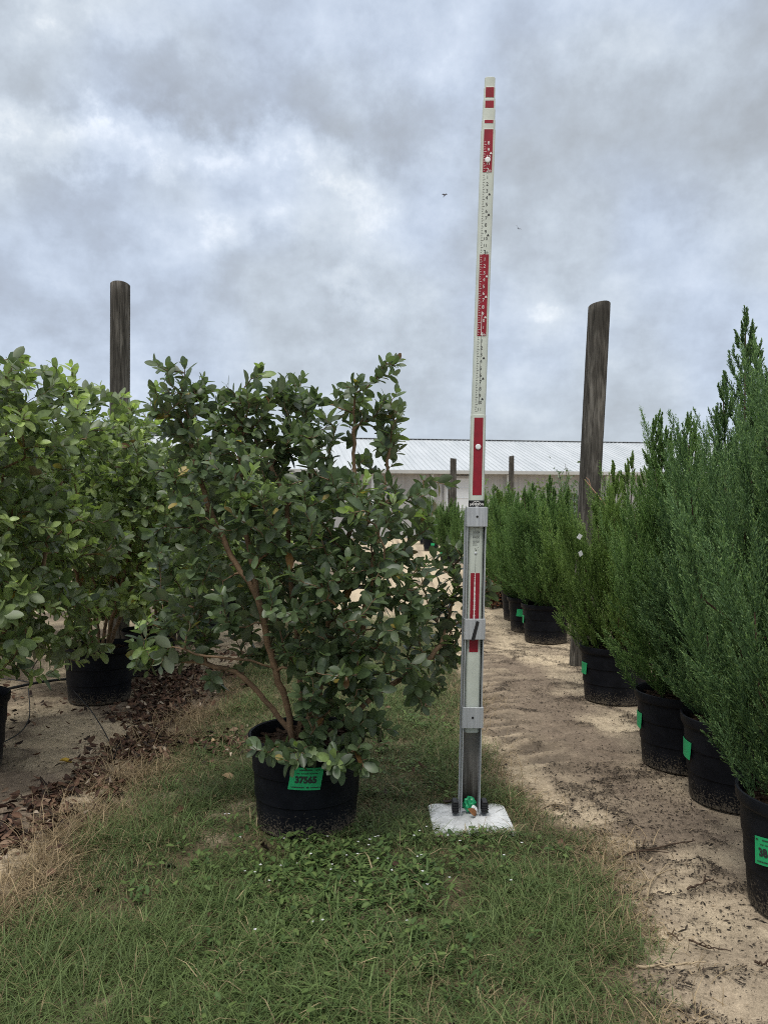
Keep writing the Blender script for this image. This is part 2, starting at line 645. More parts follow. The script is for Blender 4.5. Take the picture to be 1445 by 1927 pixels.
def axis(lo, hi, fine0, fine1, step, grow=1.22):
    a = list(np.arange(fine0, fine1, step))
    s, v = step, fine1
    while v < hi:
        a.append(v)
        s *= grow
        v += s
    a.append(hi)
    s, v = step, fine0 - step
    b = []
    while v > lo:
        b.append(v)
        s *= grow
        v -= s
    b.append(lo)
    return np.array(b[::-1] + a)


def build_ground():
    xs, ys = axis(-600, 600, -2.6, 2.6, 0.018), axis(-60, 1200, 1.2, 7.0, 0.018)
    X, Y = np.meshgrid(xs, ys)
    Z = ground_h(X, Y)
    nx, ny = len(xs), len(ys)
    V = np.stack([X, Y, Z], -1).reshape(-1, 3)
    i, j = np.meshgrid(np.arange(nx - 1), np.arange(ny - 1))
    a = (j * nx + i).ravel()
    F = np.stack([a, a + 1, a + nx + 1, a + nx], 1)
    # colour zones: soil under the grass, damp brown wash, litter-dark ground under the guavas, pale dry sand
    g = grass_mask(X, Y)
    tm, c = tread_mask(X, Y)
    dry = np.array([0.51, 0.415, 0.29])
    damp = np.array([0.20, 0.155, 0.115])
    soilc = np.array([0.115, 0.09, 0.055])
    n1 = fbm(X * 2.2, Y * 2.2, 31, 4)
    n2 = fbm(X * 7, Y * 7, 32, 4)
    wash = np.exp(-((X - (c + 0.12)) / 0.26) ** 2) * sstep(2.2, 3.0, Y) * (1 - sstep(4.6, 6.5, Y))
    f = np.clip(1.05 * wash * (0.4 + 1.1 * n1) + 0.55 * tm + 0.9 * sstep(0.54, 0.68, n1) * 0.6, 0, 1)
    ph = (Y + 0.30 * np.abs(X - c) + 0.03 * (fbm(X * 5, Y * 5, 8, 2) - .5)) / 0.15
    rut_shade = tm * sstep(.62, .30, np.abs(((ph - .13) % 1.0) - .5) * 2) * (.4 + fbm(X * 5, Y * 5, 61, 3))  # painted shade: dark bands along the tread ridges stand in for relief shading
    f = f * (1 - .35 * tm)
    f = np.where(X < -0.8, np.clip(0.25 + 0.9 * sstep(0.42, 0.62, n1), 0, 1), f)
    f = np.clip(f + 0.35 * (n2 - 0.5), 0, 1)
    col = dry * (1 - f[..., None]) + damp * f[..., None]
    col = col * (1 - g[..., None]) + soilc * g[..., None]
    wx = X + 0.25 * (fbm(X * 2, Y * 2, 5, 3) - .5)
    rid = np.abs(fbm(wx * 3.0 + Y * 0.8, Y * 4.5, 6, 4) - 0.5)
    col = col * (1 - .85 * np.clip(rut_shade, 0, 1)[..., None] * (1 - g[..., None])) + np.array([0.10, 0.08, 0.062]) * .85 * np.clip(rut_shade, 0, 1)[..., None] * (1 - g[..., None])
    silt = (1 - g) * np.exp(-(rid / .035) ** 2) * np.clip(sstep(.36, .56, fbm(X * 1.3, Y * 1.3, 57, 3)), .25, 1)
    col = col * (1 - .72 * silt[..., None]) + np.array([0.075, 0.058, 0.044]) * .72 * silt[..., None]
    col *= (0.80 + 0.40 * fbm(X * 18, Y * 18, 33, 3))[..., None]

    m, t = new_mat('ground')
    at = t.n('ShaderNodeAttribute', attribute_name='col').outputs['Color']
    P = t.n('ShaderNodeNewGeometry').outputs['Position']
    fine = t.noise(P, 260, 4, 0.7).outputs['Fac']
    coarse = t.noise(P, 42, 5, 0.65).outputs['Fac']
    cc = t.mix(1.0, at, t.ramp(coarse, [(0.3, (0.74, 0.73, 0.72)), (0.7, (1.2, 1.2, 1.2))]), 'MULTIPLY')
    cc = t.mix(1.0, cc, t.ramp(fine, [(0.3, (0.66, 0.66, 0.66)), (0.68, (1.28, 1.28, 1.28))]), 'MULTIPLY')
    speck = t.noise(P, 150, 3, 0.6).outputs['Fac']
    cc = t.mix(t.mrange(speck, 0.66, 0.70, 0.0, 0.7), cc, (0.05, 0.04, 0.03))
    h = t.math('MULTIPLY_ADD', fine, 0.35, t.math('MULTIPLY', coarse, 1.0))
    finish(t, bsdf(t, cc, 0.95, 0.12, 0, bump(t, h, 0.6, 0.012)))
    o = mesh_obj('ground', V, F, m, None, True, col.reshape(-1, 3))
    tag(o, 'pale washed sand with dark drifts and tyre ruts', 'ground', kind='structure')


build_ground()


# ------------------------------------------------------------------ leaf and blade batches
LEAF_T = np.array([0.0, 0.18, 0.42, 0.68, 0.88, 1.0])
LEAF_W = np.array([0.04, 0.62, 1.0, 0.94, 0.58, 0.0])


def leaf_batch(O, D, N, L, W, C, fold=0.18, curl=0.12):
    """obovate leaves: origin, direction, upper normal, length, width, colour -> verts, tris, colours"""
    D = nrm(D)
    N = nrm(N - D * np.sum(N * D, 1, keepdims=True))
    S = np.cross(D, N)
    n = len(O)
    V, idx = [], []
    vr = np.random.default_rng(n)
    curl = curl * vr.uniform(-.4, 2.6, n)
    fold = fold * vr.uniform(.3, 1.9, n)
    bendy = vr.normal(0, .07, n)
    for t, w in zip(LEAF_T, LEAF_W):
        mid = O + D * (L * t)[:, None] - N * (L * curl * t * t)[:, None] + S * (L * bendy * t * t)[:, None]
        e = S * (W * 0.5 * w)[:, None]
        up = N * (W * fold * w * 0.5)[:, None]
        V += [mid - e + up, mid, mid + e + up]
    V = np.stack(V, 1)
    k = len(LEAF_T)
    F = []
    for s in range(k - 1):
        a, b = s * 3, (s + 1) * 3
        F += [(a, a + 1, b + 1, b), (a + 1, a + 2, b + 2, b + 1)]
    F = np.array(F)
    base = (np.arange(n) * 3 * k)[:, None, None]
    FF = (F[None] + base).reshape(-1, 4)
    CC = np.repeat(C[:, None, :], 3 * k, 1)
    CC = CC.copy()
    CC[:, 1::3, :] *= 1.25                     # paler midrib
    return V.reshape(-1, 3), FF, CC.reshape(-1, 3)


def diamonds(O, D, S, L, W, C, wide=0.45):
    """flat pointed blades: 4 verts each"""
    m = O + D * (L * wide)[:, None]
    e = S * (W * 0.5)[:, None]
    V = np.stack([O, m - e, O + D * L[:, None], m + e], 1).reshape(-1, 3)
    F = np.arange(len(O) * 4).reshape(-1, 4)
    return V, F, np.repeat(C, 4, 0)


def blades(O, H, lean, az, W, C, bend=0.6):
    """bent grass blades with three cross sections and a tip"""
    n = len(O)
    d = np.stack([np.cos(az), np.sin(az), 0 * az], 1)
    s = np.stack([-np.sin(az), np.cos(az), 0 * az], 1)
    z = np.array([0, 0, 1.0])
    V = []
    for t, w in ((0.0, 0.8), (0.35, 1.0), (0.7, 0.75)):
        ang = lean + bend * t
        c = O + d * (H * t * np.sin(ang))[:, None] + z * (H * t * np.cos(ang))[:, None]
        V += [c - s * (W * w / 2)[:, None], c + s * (W * w / 2)[:, None]]
    ang = lean + bend
    tip = O + d * (H * np.sin(ang))[:, None] + z * (H * np.cos(ang))[:, None]
    V += [tip, tip]
    V = np.stack(V, 1).reshape(-1, 3)
    b = (np.arange(n) * 8)[:, None, None]
    F = (np.array([(0, 1, 3, 2), (2, 3, 5, 4), (4, 5, 7, 6)])[None] + b).reshape(-1, 4)
    return V, F, np.repeat(C, 8, 0)


# ------------------------------------------------------------------ nursery pot
POT_H = 0.335


def pot_mesh():
    mb = MB()
    prof = [(0.0, 0.004), (0.168, 0.004), (0.178, 0.010), (0.1815, 0.06), (0.184, 0.112), (0.1885, 0.116), (0.1900, 0.17), (0.1925, 0.206),
            (0.1965, 0.210), (0.1985, 0.27), (0.200, 0.292), (0.208, 0.297), (0.2110, 0.305), (0.2125, 0.325), (0.2120, 0.333), (0.208, 0.3355),
            (0.203, 0.332), (0.199, 0.31), (0.196, 0.270)]
    mb.lathe(prof, 64, wob=0.006)
    return mb


def soil_mesh(seed):
    rr = random.Random(seed)
    mb = MB()
    rings = []
    V, F = [], []
    n = 40
    for k, r in enumerate((0.199, 0.15, 0.10, 0.05, 0.012)):
        for i in range(n):
            a = 2 * math.pi * i / n
            V.append((r * math.cos(a), r * math.sin(a), 0.292 + 0.012 * (1 - r / .2) + (rr.uniform(-.006, .006) if k else -.004)))
    for k in range(4):
        for i in range(n):
            j = (i + 1) % n
            F.append((k * n + i, k * n + j, (k + 1) * n + j, (k + 1) * n + i))
    F.append(tuple(4 * n + i for i in range(n)))
    mb.add(V, F)
    # bark chips
    for _ in range(160):
        a, r = rr.uniform(0, 6.28), 0.19 * math.sqrt(rr.random())
        x, y, z = r * math.cos(a), r * math.sin(a), 0.297 + 0.012 * (1 - r / .2)
        l, w, h = rr.uniform(.006, .02), rr.uniform(.004, .009), rr.uniform(.003, .007)
        b = rr.uniform(0, 3.14)
        ca, sa = math.cos(b), math.sin(b)
        P = [(u, v) for u, v in ((-l, -w), (l, -w * .6), (l * .8, w), (-l * .9, w * .8))]
        V = [(x + u * ca - v * sa, y + u * sa + v * ca, z + zz + .3 * u * rr.uniform(-1, 1)) for zz in (0, h) for u, v in P]
        mb.add(V, [(0, 1, 5, 4), (1, 2, 6, 5), (2, 3, 7, 6), (3, 0, 4, 7), (4, 5, 6, 7)])
    return mb


_pot_me = None
_soil_me = None


def add_pot(root):
    global _pot_me, _soil_me
    if _pot_me is None:
        p = pot_mesh().build('pot', M['pot'], root)
        smooth_by_angle(p, 40)
        s = soil_mesh(4).build('soil', M['soil'], root)
        _pot_me, _soil_me = p.data, s.data
    else:
        p = link(bpy.data.objects.new('pot', _pot_me), root)
        s = link(bpy.data.objects.new('soil', _soil_me), root)
    return p


def text_geo(body, size, align='CENTER', bold=0.0):
    cu = bpy.data.curves.new('text', 'FONT')
    cu.body = body
    cu.size = size
    cu.align_x = align
    cu.align_y = 'CENTER'
    cu.offset = bold
    cu.resolution_u = 3
    ob = bpy.data.objects.new('text', cu)
    COL.objects.link(ob)
    dg = bpy.context.evaluated_depsgraph_get()
    me = ob.evaluated_get(dg).to_mesh()
    V = [tuple(v.co) for v in me.vertices]
    F = [tuple(p.vertices) for p in me.polygons]
    ob.evaluated_get(dg).to_mesh_clear()
    bpy.data.objects.remove(ob)
    bpy.data.curves.remove(cu)
    return V, F


def pot_label(pot, ang, zc, w, h, number=None, tilt=0.0, dx=0.0):
    """printed label stuck round the pot wall; ang = direction it faces, measured from +X"""
    def wall_r(z):
        return float(np.interp(z, [0.06, 0.112, 0.116, 0.206, 0.210, 0.292], [0.1815, 0.184, 0.1885, 0.1925, 0.1965, 0.200]))

    def wrap(u, v, lift):
        ct, st = math.cos(tilt), math.sin(tilt)
        uu, vv = u * ct - v * st, u * st + v * ct
        z = zc + vv
        r = 0.200 + lift
        a = ang + uu / r
        return (r * math.cos(a), r * math.sin(a), z)
    mb = MB()
    n = 10
    V, F = [], []
    for lift in (0.0, 0.0012):
        for j in range(2):
            for i in range(n + 1):
                skew = 0.006 * (1 if j else -1)
                V.append(wrap((i / n - .5) * w + skew, (j - .5) * h, lift))
    m = n + 1
    for i in range(n):
        F.append((2 * m + i, 2 * m + i + 1, 3 * m + i + 1, 3 * m + i))
        F.append((i, m + i, m + i + 1, i + 1))
        F.append((i, i + 1, 2 * m + i + 1, 2 * m + i))
        F.append((m + i, 3 * m + i, 3 * m + i + 1, m + i + 1))
    F += [(0, 2 * m, 3 * m, m), (n, m + n, 3 * m + n, 2 * m + n)]
    mb.add(V, F)
    lab = mb.build('label', M['green_label'], pot)
    if number:
        tb = MB()
        V, F = text_geo(number, 0.030, bold=0.0016)
        tb.add([wrap(x + dx, y - 0.004, 0.0022) for x, y, z in V], F)
        rr = random.Random(5)
        for yy, x0, x1, hh in ((h * .40, -w * .42, -w * .34, .0035), (h * .40, -w * .2, w * .2, .0035), (h * .40, w * .3, w * .44, .0035),
                               (h * .24, -w * .28, -w * .18, .0028), (h * .24, -w * .14, w * .36, .0028),
                               (-h * .38, -w * .45, -w * .05, .0035), (-h * .38, w * .02, w * .1, .005), (-h * .38, w * .15, w * .45, .003)):
            x = x0
            while x < x1:
                l = rr.uniform(.0025, .006)
                q = [(x, yy - hh / 2), (min(x + l, x1), yy - hh / 2), (min(x + l, x1), yy + hh / 2), (x, yy + hh / 2)]
                tb.add([wrap(a, b, 0.0022) for a, b in q], [(0, 1, 2, 3)])
                x += l + .0012
        tb.build('lettering', M['ink'], pot)
    return lab


# ------------------------------------------------------------------ guava shrubs (broad-leaved)
def guava_geo(seed, trunks, lobes, ntips, leafL=(0.045, 0.066), young=0.05, shade=1.0, clear=None, pairs=(6, 10), pal=None):
    """trunks: polylines in local metres; lobes: (cx,cy,cz,rx,ry,rz,weight,updir). Returns wood and leaf arrays."""
    rng = np.random.default_rng(seed)
    nodes, par = [], []
    rad0 = []
    for tr in trunks:
        P = np.array(tr, float)
        seg = np.linalg.norm(np.diff(P, axis=0), axis=1)
        s = np.concatenate([[0], np.cumsum(seg)])
        k = max(3, int(s[-1] / 0.035))
        # smooth path
        tt = np.linspace(0, s[-1], k)
        Q = np.stack([np.interp(tt, s, P[:, a]) for a in range(3)], 1)
        for _ in range(3):
            Q[1:-1] = 0.25 * Q[:-2] + 0.5 * Q[1:-1] + 0.25 * Q[2:]
        Q[1:] += rng.normal(0, 0.003, (k - 1, 3))
        root_i = -1
        if Q[0][2] > .40 and nodes:
            root_i = int(np.argmin(np.linalg.norm(np.array(nodes) - Q[0], axis=1)))
            Q[0] = nodes[root_i]
        for i in range(k):
            par.append(len(nodes) - 1 if i else root_i)
            nodes.append(Q[i])
    # tips inside the lobes, biased to the outside
    wts = np.array([l[6] for l in lobes], float)
    wts /= wts.sum()
    tips, ups = [], []
    for _ in range(ntips):
        l = lobes[rng.choice(len(lobes), p=wts)]
        d = rng.normal(size=3)
        d /= np.linalg.norm(d)
        r = rng.random() ** (1 / 3.4)
        p = np.array(l[:3]) + d * r * np.array(l[3:6])
        if p[2] < (0.12 if clear else 0.43):
            continue
        if clear == 'pole':
            if p[0] > .46:
                p[1] = max(p[1], .13)
            if p[1] < -.08 and p[2] < .312 and -.10 < p[0] < .13:
                continue
            if p[1] < .02 and 0.36 < p[2] < .95 and abs(p[0] - np.interp(p[2], [.33, .43, .59, .81, 1.04], [-.05, -.06, -.11, -.155, -.21])) < .06:
                continue
        tips.append(p)
        ups.append(l[7] if len(l) > 7 else 0.7)
    tips, ups = np.array(tips), np.array(ups)
    N0 = np.array(nodes)
    dist = np.array([np.min(np.linalg.norm(N0 - p, axis=1)) for p in tips])
    order = np.argsort(dist)
    branches = []
    NB = np.zeros((20000, 3))
    NB[:len(nodes)] = N0
    cnt = len(nodes)
    par = par + [0] * (20000 - cnt)
    depth = np.zeros(20000)
    for i in range(cnt):
        depth[i] = 0 if par[i] < 0 else depth[par[i]] + 0.035
    for ti in order:
        p = tips[ti]
        v = p - NB[:cnt]
        dl = np.linalg.norm(v, axis=1)
        cost = dl + 0.22 * depth[:cnt] + 0.5 * np.maximum(0, -(v[:, 2] + 0.15 * dl)) * (ups[ti] > 0.3)
        cost[dl < 0.05] += 1
        b = int(np.argmin(cost))
        a = NB[b]
        L = dl[b]
        k = max(3, int(L / 0.03))
        dirn = (p - a) / L
        pb = par[b]
        d0 = nrm(a - NB[pb]) if pb >= 0 else np.array([0, 0, 1.0])
        c1 = a + (0.55 * d0 + 0.75 * dirn) * L * 0.38
        c2 = p - (dirn * 0.7 + np.array([0, 0, ups[ti] * 0.6])) * L * 0.32
        tt = np.linspace(0, 1, k + 1)[1:, None]
        Q = (1 - tt) ** 3 * a + 3 * (1 - tt) ** 2 * tt * c1 + 3 * (1 - tt) * tt ** 2 * c2 + tt ** 3 * p
        Q += rng.normal(0, 0.0022, Q.shape)
        prev = b
        ids = [b]
        for q in Q:
            NB[cnt] = q
            par[cnt] = prev
            depth[cnt] = depth[prev] + L / k
            prev = cnt
            ids.append(cnt)
            cnt += 1
        branches.append((ids, ti))
    NB = NB[:cnt]
    # pipe-model radii
    load = np.zeros(cnt)
    for ids, ti in branches:
        load[ids[-1]] += 1
    for i in range(cnt - 1, -1, -1):
        if par[i] >= 0:
            load[par[i]] += load[i]
    rad = 0.00135 * np.maximum(load, 1) ** 0.47
    rad = np.where(rad > .009, (.009 + (rad - .009) * .28), rad)
    WV, WF, off = [], [], 0
    # trunk tubes
    i = 0
    chains = []
    for tr in trunks:
        ch = [i]
        i += 1
        while i < len(N0) and par[i] == i - 1:
            ch.append(i)
            i += 1
        chains.append(ch)
    for ch in chains + [b[0] for b in branches]:
        if len(ch) < 2:
            continue
        P = NB[ch]
        rr = rad[ch].copy()
        if ch[0] != ch[1] and ch not in chains:
            rr[0] = min(rr[0], rr[1] * 1.25)
        V, F = tube_geo(P, rr, 7 if rr[0] > 0.006 else 4)
        WV.append(V)
        WF.append(F + off)
        off += len(V)
    # leaves: opposite pairs, crossed, along the last stretch of each branch
    O, D, Nn, LL, CC = [], [], [], [], []
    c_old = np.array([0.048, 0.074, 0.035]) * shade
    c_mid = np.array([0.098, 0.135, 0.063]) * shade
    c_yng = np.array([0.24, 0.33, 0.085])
    if pal:
        c_old, c_mid, c_yng = map(np.array, pal)
    for ids, ti in branches:
        P = NB[ids]
        s = np.concatenate([[0], np.cumsum(np.linalg.norm(np.diff(P, axis=0), axis=1))])
        npair = rng.integers(pairs[0], pairs[1])
        yng = rng.random() < young
        tone = rng.random()
        ph = rng.random() * 3.14
        gap = rng.uniform(0.017, 0.027)
        for k in range(npair):
            u = s[-1] - k * gap
            if u < 0.01:
                break
            pos = np.array([np.interp(u, s, P[:, a]) for a in range(3)])
            p2 = np.array([np.interp(max(0, u - 0.02), s, P[:, a]) for a in range(3)])
            d = nrm(pos - p2)
            a1 = np.cross(d, [0.3, 0.2, 0.93])
            a1 = nrm(a1)
            a2 = np.cross(d, a1)
            ang = ph + k * 1.571 + rng.normal(0, 0.25)
            for sgn in (1, -1):
                if k > 2 and rng.random() < 0.10:
                    continue
                sd = (a1 * math.cos(ang) + a2 * math.sin(ang)) * sgn
                asc = ups[ti] > .65
                op = rng.uniform(0.35, 0.7) if k == 0 else (rng.uniform(0.6, 1.02) if asc else rng.uniform(0.85, 1.25))
                l = d * math.cos(op) + sd * math.sin(op)
                l[2] -= 0.10 * (k > 1)
                n = d * 1.0 - sd * 0.2 + np.array([0, 0, 0.75]) + rng.normal(0, 0.28, 3)
                O.append(pos)
                D.append(l)
                Nn.append(n)
                sz = rng.uniform(*leafL) * (0.62 if k == 0 else (0.85 if k == 1 else 1.0))
                LL.append(sz)
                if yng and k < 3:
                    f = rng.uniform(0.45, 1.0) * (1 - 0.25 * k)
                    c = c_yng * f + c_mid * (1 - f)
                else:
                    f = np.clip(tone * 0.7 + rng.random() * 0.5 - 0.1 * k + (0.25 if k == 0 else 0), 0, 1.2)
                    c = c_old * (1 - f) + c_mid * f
                if rng.random() < .012:
                    c = np.array([0.26, 0.20, 0.05]) if rng.random() < .6 else np.array([0.14, 0.075, 0.03])
                CC.append(c * rng.uniform(0.72, 1.28))
    O, D, Nn, LL, CC = map(np.array, (O, D, Nn, LL, CC))
    if clear == 'pole':
        tx = np.interp(O[:, 2], [.33, .43, .59, .81, 1.04], [-.05, -.06, -.11, -.155, -.21])
        k = ~((O[:, 0] > .45) & (O[:, 0] < .72) & (O[:, 1] < .09)) & ~((O[:, 1] < -.1) & (O[:, 2] < .25))
        k &= ~((O[:, 1] < .0) & (O[:, 2] > .40) & (O[:, 2] < .92) & (np.abs(O[:, 0] - tx) < .05) & (rng.random(len(O)) < .88))
        k &= ~((O[:, 1] < -.1) & (O[:, 2] < .30) & (O[:, 0] > -.07) & (O[:, 0] < .10))
        O, D, Nn, LL, CC = O[k], D[k], Nn[k], LL[k], CC[k]
    W = LL * rng.uniform(0.48, 0.60, len(LL))
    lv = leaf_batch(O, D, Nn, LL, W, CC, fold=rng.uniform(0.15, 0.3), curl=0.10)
    return (np.concatenate(WV), np.concatenate(WF)), lv


def guava_shrub(loc, rz, geo, label, group=None, pot=True):
    root = empty('potted_guava', loc, rz)
    tag(root, label, 'potted shrub', group)
    p = add_pot(root)
    (WV, WF), (LV, LF, LC) = geo
    mesh_obj('trunk', WV, WF, M['bark'], root, True)
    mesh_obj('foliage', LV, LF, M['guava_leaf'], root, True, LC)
    return root, p


MX, MY, S0 = -0.2816, 2.82, 513.0


def ml(px, py, dy=0.0):
    return ((px - 578) / S0, dy, (1545 - py) / S0)


def lobe(px, py, rx, rz, dy=0.0, ry=None, w=1.0, up=0.7):
    c = ml(px, py, dy)
    return (c[0], c[1], c[2], rx / S0, (ry if ry else rx) / S0, rz / S0, w, up)


main_trunks = [
    [ml(552, 1400, -.01), ml(545, 1325, -.03), ml(520, 1240, -.07), ml(498, 1130, -.10), ml(472, 1010, -.08), ml(455, 900, -.02), ml(450, 800, 0)],
    [ml(560, 1400, .02), ml(566, 1320, .03), ml(556, 1200, .04), ml(545, 1080, .03), ml(540, 930, 0), ml(462, 800, 0.02), ml(458, 730, 0.02)],
    [ml(575, 1400, .0), ml(585, 1320, .0), ml(610, 1200, .02), ml(640, 1080, .0), ml(665, 960, -.02), ml(665, 830, 0), ml(668, 740, 0)],
    [ml(585, 1400, .05), ml(600, 1330, .06), ml(600, 1200, .12), ml(590, 1050, .15), ml(580, 900, .12), ml(565, 780, .1)],
    [ml(590, 1400, -.03), ml(620, 1310, -.06), ml(680, 1200, -.08), ml(700, 1080, -.1), ml(720, 950, -.05), ml(735, 830, 0)],
    [ml(530, 1255, -.06), ml(490, 1228, -.12), ml(420, 1222, -.15), ml(350, 1200, -.16)],
    [ml(550, 1380, 0), ml(500, 1310, -.02), ml(440, 1255, .0), ml(360, 1248, .02), ml(290, 1240, .03)],
    [ml(600, 1390, -.02), ml(700, 1310, -.03), ml(790, 1260, .05), ml(850, 1210, .12)],
    [ml(495, 1120, -.1), ml(420, 1010, -.05), ml(370, 880, 0), ml(345, 760, 0.02)],
]
main_lobes = [
    lobe(328, 745, 50, 82, 0, 80, 0.9, 1.0), lobe(385, 780, 60, 85, 0.05, 90, 0.8, 1.0), lobe(470, 765, 50, 95, 0.0, 80, 1.0, 1.0), lobe(548, 785, 52, 88, 0.08, 90, 1.0, 1.0),
    lobe(595, 820, 45, 78, -.02, 90, 0.7, 1.0),
    lobe(660, 755, 33, 95, 0, 60, 0.55, 1.0), lobe(737, 760, 30, 98, 0, 60, 0.5, 1.0), lobe(700, 830, 55, 70, 0.03, 60, 0.5),
    lobe(355, 880, 75, 100, 0.02, 150, 0.9), lobe(440, 930, 100, 110, -.05, 170, 1.5), lobe(550, 940, 110, 120, -.1, 180, 1.8), lobe(650, 970, 100, 100, -.1, 180, 1.5),
    lobe(740, 1000, 85, 90, -.05, 130, 0.9), lobe(810, 930, 50, 70, 0, 80, 0.32, 0.8),
    lobe(350, 1050, 100, 90, 0.0, 150, 0.9), lobe(430, 1110, 90, 80, -.12, 130, 0.8), lobe(560, 1080, 90, 90, -.18, 150, 1.1), lobe(680, 1110, 110, 100, -.2, 150, 1.7),
    lobe(790, 1120, 80, 80, -.05, 120, 0.7, 0.5), lobe(855, 1140, 60, 60, 0.03, 60, 0.4, 0.4),
    lobe(320, 1190, 90, 60, 0.0, 120, 0.7, 0.2), lobe(290, 1240, 60, 35, 0.02, 70, 0.25, -.3), lobe(390, 1290, 30, 25, 0.0, 40, 0.12, -.3),
    lobe(620, 1220, 80, 70, -.18, 120, 1.0, 0.5), lobe(720, 1230, 90, 60, -.1, 120, 0.7, 0.4), lobe(800, 1230, 65, 70, -.02, 80, 0.5, 0.2), lobe(810, 1310, 45, 35, 0, 60, 0.2, -.3),
    lobe(600, 1320, 90, 40, -.2, 60, 0.5, 0.6), lobe(540, 1360, 45, 35, -.28, 40, 0.3, 0.6), lobe(640, 1380, 75, 32, -.28, 50, 0.5, 0.5), lobe(590, 1375, 95, 22, -.24, 40, 0.45, 0.5), lobe(545, 1372, 50, 20, -.25, 30, 0.3, 0.5),
    lobe(700, 1350, 50, 35, -.1, 60, 0.25, 0.3),
    lobe(400, 1150, 90, 70, 0.14, 80, 0.7), lobe(500, 1120, 80, 90, 0.16, 80, 0.8), lobe(460, 1240, 70, 40, 0.14, 60, 0.3, .3),
    lobe(912, 1125, 32, 55, .2, 30, .24, .4), lobe(870, 1220, 45, 70, .2, 40, .3, .2), lobe(860, 1080, 50, 60, .2, 40, .3, .6),
    # back half, hidden from the front but there
    lobe(540, 950, 200, 190, 0.25, 170, 1.6), lobe(560, 1150, 200, 110, 0.28, 170, 1.2),
]
main_geo = guava_geo(7, main_trunks, main_lobes, 1280, leafL=(0.044, 0.070), young=0.06, shade=1.05, clear='pole')
main_root, main_pot = guava_shrub((MX, MY, 0), 0, main_geo,
                                  'large dark green guava on the grass, its black pot bearing a numbered green label', 'potted guava shrubs')
main_root.children[1].data  # soil shared
pot_label(main_pot, R(-90 + 4.5), 0.226, 0.112, 0.076, '37565', R(-2))


def row_guava_geo(seed, top, wide, ntips, young, pal, zlow):
    rr = random.Random(seed)
    trunks, lobes = [], []
    for k in range(6):
        a = k * 1.047 + rr.uniform(-.3, .3)
        q = rr.uniform(.25, .5) * wide / .6
        trunks.append([(0.04 * math.cos(a), 0.04 * math.sin(a), .27), (0.12 * math.cos(a), 0.12 * math.sin(a), .5),
                       (q * .7 * math.cos(a), q * .7 * math.sin(a), .85), (q * math.cos(a), q * math.sin(a), top - .3)])
    for k in range(28):
        a = rr.uniform(0, 6.283)
        z = rr.uniform(zlow, top - .15)
        f = math.sin(math.pi * (z - .1) / (top + .15)) ** .6
        r = wide * f * rr.uniform(.55, .85)
        s = rr.uniform(.17, .27)
        lobes.append((r * math.cos(a), r * math.sin(a), z, s, s, s * 1.1, s ** 2, .7 if z > .7 else .2))
    lobes.append((0, 0, .95, .35, .35, .45, .12, .7))
    return guava_geo(seed, trunks, lobes, ntips, young=young, pal=pal, leafL=(0.054, 0.082))


g1 = row_guava_geo(21, 1.93, .70, 1250, 0.35, ((0.075, 0.108, 0.045), (0.175, 0.225, 0.088), (0.32, 0.40, 0.13)), .46)
g2 = row_guava_geo(22, 1.76, .72, 1250, 0.50, ((0.085, 0.118, 0.052), (0.195, 0.245, 0.115), (0.35, 0.43, 0.14)), .68)
GR = 'potted guava shrubs'
s1, p1 = guava_shrub((-1.865, 3.36, 0), 0.4, g1, 'tall pale topped guava cut off by the left edge, its pot rim just in view', GR)
s2, p2 = guava_shrub((-1.72, 4.66, 0), 1.3, g2, 'light green guava in a black ribbed pot on bare sand below the left wooden post', GR)
row_left = [
    (-1.66, 5.45, s1, 2.1, .92, 'guava right behind the light green one, green label on its half hidden pot'),
    (-1.62, 6.7, s2, 4.0, .95, 'guava third behind the light green one, showing through the big shrub'),
    (-1.55, 8.1, s1, 5.2, .9, 'guava fourth behind the light green one, mostly hidden'),
    (-1.5, 9.6, s2, 0.7, .95, 'guava at the far end of the left row, mostly hidden'),
    (-3.35, 4.9, s2, 2.6, 1.0, 'guava of the back row seen between the two left shrubs'),
    (-3.3, 6.6, s1, 0.9, .95, 'guava second in the back row, behind the left wooden post'),
    (-3.2, 8.4, s2, 5.0, 1.0, 'guava farthest in the back row behind the left shrubs'),
]
for x, y, src, rz, sc, lab in row_left:
    c = copy_tree(src)
    c.location = (x, y, 0)
    c.rotation_euler = (0, 0, rz)
    c.scale = (sc, sc, sc)
    c['label'] = lab
    if abs(y - 5.45) < .01:
        pt = [ch for ch in c.children if ch.name.startswith('pot')][0]
        pot_label(pt, R(-70) - rz, 0.2, 0.02, 0.09)


